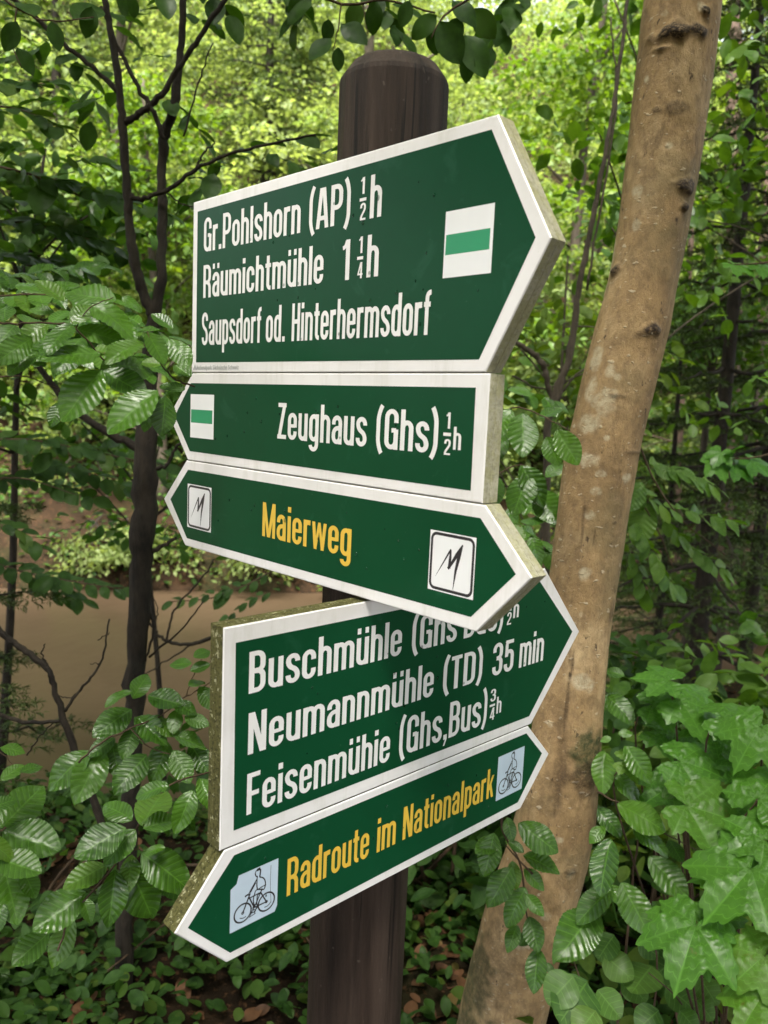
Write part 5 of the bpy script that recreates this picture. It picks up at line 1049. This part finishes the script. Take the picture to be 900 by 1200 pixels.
for lab, px_, Y, H, z0, Lm, tr, nd in (('dark spruce at the right edge with drooping needle sprays', 880, 5.4, 6.0, 1.0, 1.2, .05, .035), ('spruce with a thick dark trunk low right of the leaning tree', 822, 5.0, 5.0, .35, 1.15, .065, .035), ('thin young spruce close beside the leaning trunk on the right', 772, 5.8, 3.0, .3, .7, .035, .03), ('tall spruce far back in the wood right of the leaning tree', 850, 9.0, 8.0, .8, 1.7, .11, .05),
                                          ('shaded spruce twigs at the left edge beside the water', -75, 2.7, 1.7, .35, .55, .03, .026), ('dark spruce on the far slope left of the post top', 300, 15.0, 9.0, 1.2, 2.0, .13, .07), ('dark spruce on the far slope in the upper left corner', 70, 14.0, 9.0, 1.2, 2.0, .13, .07), ('spruce standing far back at the right margin', 960, 9.5, 9.0, .6, 1.9, .12, .05)):
    p = at(px_, 700, Y); x, y = float(p[0]), float(Y); g_ = gz(x, y); t = thing('spruce_tree', lab, 'tree', (x, y, g_), 'spruces')
    mb = MB(); P = smooth_line([(x, y, g_ - .2), (x + .02, y, g_ + H * .5), (x, y, g_ + H)], 10); mb.tube(P, np.linspace(tr, .012, len(P)), 10, jit=.05)
    b_, d_, n_, tws = spruce_arrays(x, y, g_, H, z0, Lm, .30 if Y < 7 else .38, nd, 6 if 5 < Y < 7 else 9)
    for Q, r0 in tws: mb.tube(Q, np.linspace(r0, .0015, len(Q)), 5, cap=False)
    mb.build('trunk', M_BARKD, t)
    link('needles', leaves_mesh('needles', T_FAR, b_, d_, n_, nd * rng.uniform(.8, 1.25, len(b_)), .30, M_NEEDLE), t)

# dead branch over the left bank
t = thing('dead_branch', 'bare dead branch bending over the brown water at the left edge', 'branch', at(*Z3(260, 665), 1.55))
mb = MB()
for pts_, ws in (([Z3(-40, 130), Z3(10, 185), Z3(60, 225), Z3(125, 275), Z3(145, 340), Z3(188, 470), Z3(262, 665), Z3(300, 760)], (7, 8, 8, 7.5, 7, 9, 10, 10)), ([Z3(170, 385), Z3(215, 320), Z3(262, 260), Z3(285, 145)], (4, 3, 2)), ([Z3(-20, 385), Z3(60, 412), Z3(160, 410)], (6, 5, 4)), ([Z3(262, 260), Z3(235, 262)], (1.5, 1)), ([Z3(130, 275), Z3(110, 240), Z3(118, 210)], (2.5, 1.5)), ([Z3(150, 345), Z3(180, 350), Z3(210, 335)], (1.5, 1)), ([Z3(70, 500), Z3(105, 450), Z3(140, 415)], (2, 1.5)), ([Z3(255, 200), Z3(285, 180)], (1.5, 1))):
    limb(mb, pts_, ws, 1.55, 8, .0012)
mb.build('wood', M_BARKD, t)
t = thing('dead_branch', 'fine bare twigs crossing in front of the water between sapling and boards', 'branch', at(250, 770, 2.6))
mb = MB()
for pts_, ws in (([(262, 740), (225, 755), (195, 750), (178, 735), (160, 700)], (5, 4, 3)), ([(195, 750), (205, 715), (235, 680), (250, 655)], (3, 2)), ([(225, 755), (205, 768), (170, 790)], (2.5, 1.5)), ([(330, 720), (262, 740)], (5, 5)), ([(178, 735), (185, 718), (180, 700)], (2, 1))):
    limb(mb, pts_, ws, 2.6, 7, .002)
mb.build('wood', M_BARKD, t)

# ---------------------------------------------------------------- floor of the wood
def scatter(n, x0, x1, y0, y1, dens):
    out = []
    while len(out) < n:
        x, y = rng.uniform(x0, x1), rng.uniform(y0, y1)
        if rng.random() < dens(x, y): out.append((x, y))
    return np.array(out)
nz = lambda x, y, s, o_=0: 0.5 + noise.noise(Vector((x * s + o_, y * s, o_)))
def on_ground(pts):
    co = np.array([gz(a, b_) for a, b_ in pts]); return np.column_stack([pts, co])
P = scatter(10000, -3.5, 5, .5, 5.0, lambda x, y: (nz(x, y, 1.1, 21) > .42) * .9 + .1)
import mathutils.bvhtree as _bt
_go = bpy.data.objects['ground']; _tree = _bt.BVHTree.FromPolygons([v_.co.copy() for v_ in _go.data.vertices], [tuple(p_.vertices) for p_ in _go.data.polygons])
def drop(pts, up=0.0):
    out = []
    for a, b_ in pts:
        h = _tree.ray_cast(Vector((a, b_, 50)), Vector((0, 0, -1))); out.append((a, b_, (h[0].z if h[0] else 0) + up))
    return np.array(out)
Q = drop(P, .008); ok_ = Q[:, 2] > WATER + .03; Q = Q[ok_]; n = len(Q)
d = np.column_stack([rng.normal(0, 1, (n, 2)), rng.normal(0, .15, n)]); no = np.column_stack([rng.normal(0, .35, (n, 2)), np.ones(n)])
o = link('fallen_leaves', leaves_mesh('fallen_leaves', T_BEECH_MID, Q, d, no, rng.uniform(.035, .075, n), 1.0, M_LITTER)); tag(o, 'brown fallen leaves littering the forest floor', 'leaf litter', kind='stuff')
def cover(name, label, n, box, dens, hmax, leaf, material, tpl, off):
    P = scatter(n, *box, dens); Q = drop(P); Q = Q[Q[:, 2] > WATER + .03]; n = len(Q); Q[:, 2] += rng.uniform(.02, hmax, n) * rng.random(n) ** .5
    d = np.column_stack([rng.normal(0, 1, (n, 2)), rng.normal(-.2, .25, n)]); no = np.column_stack([rng.normal(0, .35, (n, 2)), np.ones(n)])
    o = link(name, leaves_mesh(name, tpl, Q, d, no, leaf * rng.uniform(.6, 1.25, n), 1.0, material)); tag(o, label, 'ground cover', kind='stuff')
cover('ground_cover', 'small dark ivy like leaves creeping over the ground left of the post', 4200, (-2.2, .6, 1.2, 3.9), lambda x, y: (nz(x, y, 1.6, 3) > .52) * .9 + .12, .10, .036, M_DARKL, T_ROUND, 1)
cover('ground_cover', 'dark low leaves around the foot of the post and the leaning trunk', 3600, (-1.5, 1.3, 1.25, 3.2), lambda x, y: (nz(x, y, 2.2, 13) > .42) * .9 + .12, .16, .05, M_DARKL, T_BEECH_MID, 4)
cover('ground_cover', 'green undergrowth covering the ground right of the leaning trunk', 3800, (.35, 4.0, 1.3, 5.0), lambda x, y: (nz(x, y, 1.2, 9) > .40) * .9 + .1, .35, .075, M_MIDL, T_BEECH_MID, 2)
cover('ground_cover', 'low plants along the foot of the far bank', 9000, (-8, 9, 9.5, 12.5), lambda x, y: (nz(x, y, .8, 5) > .40) * .9 + .1, .75, .10, M_DARKL, T_FAR6, 3)
# leafy bushes behind the sycamore
for lab, px_, Y, n_, hz_, lm in (('dense green bush right of the leaning trunk behind the sycamore leaves', 760, 2.3, 24, .78, M_MIDL), ('dense bush at the right edge behind the sycamore leaves', 900, 2.5, 28, .82, M_BEECHM), ('shady bush behind the foot of the leaning trunk', 660, 2.6, 24, .75, M_DARKL), ('low shady bush behind the foot of the post', 505, 2.5, 30, .62, M_DARKL), ('low dark bush at the bottom left corner', 40, 2.3, 8, .25, M_DARKL), ('low leafy plants just left of the post foot', 290, 2.2, 8, .14, M_DARKL)):
    p = at(px_, 900, Y); x, y = float(p[0]), float(Y); g_ = gz(x, y); t = thing('bush', lab, 'bush', (x, y, g_), 'bushes on the near bank')
    cs = [(x + rng.normal(0, .30), y + rng.normal(0, .22), g_ + .08 + hz_ * rng.random()) for _ in range(n_)]; mb = MB()
    for c_ in cs[:12]: mb.tube(smooth_line([(x + rng.normal(0, .05), y, g_ - .05), ((x + c_[0]) / 2, y, c_[2] * .6 + g_ * .4), c_], 4), np.linspace(.008, .002, 9), 5)
    mb.build('stems', M_TWIG, t); foliage('leaves', cs, 30, .20, .075 if hz_ > .3 else .045, lm, t, templates=T_BEECH_MID, flat=.45)
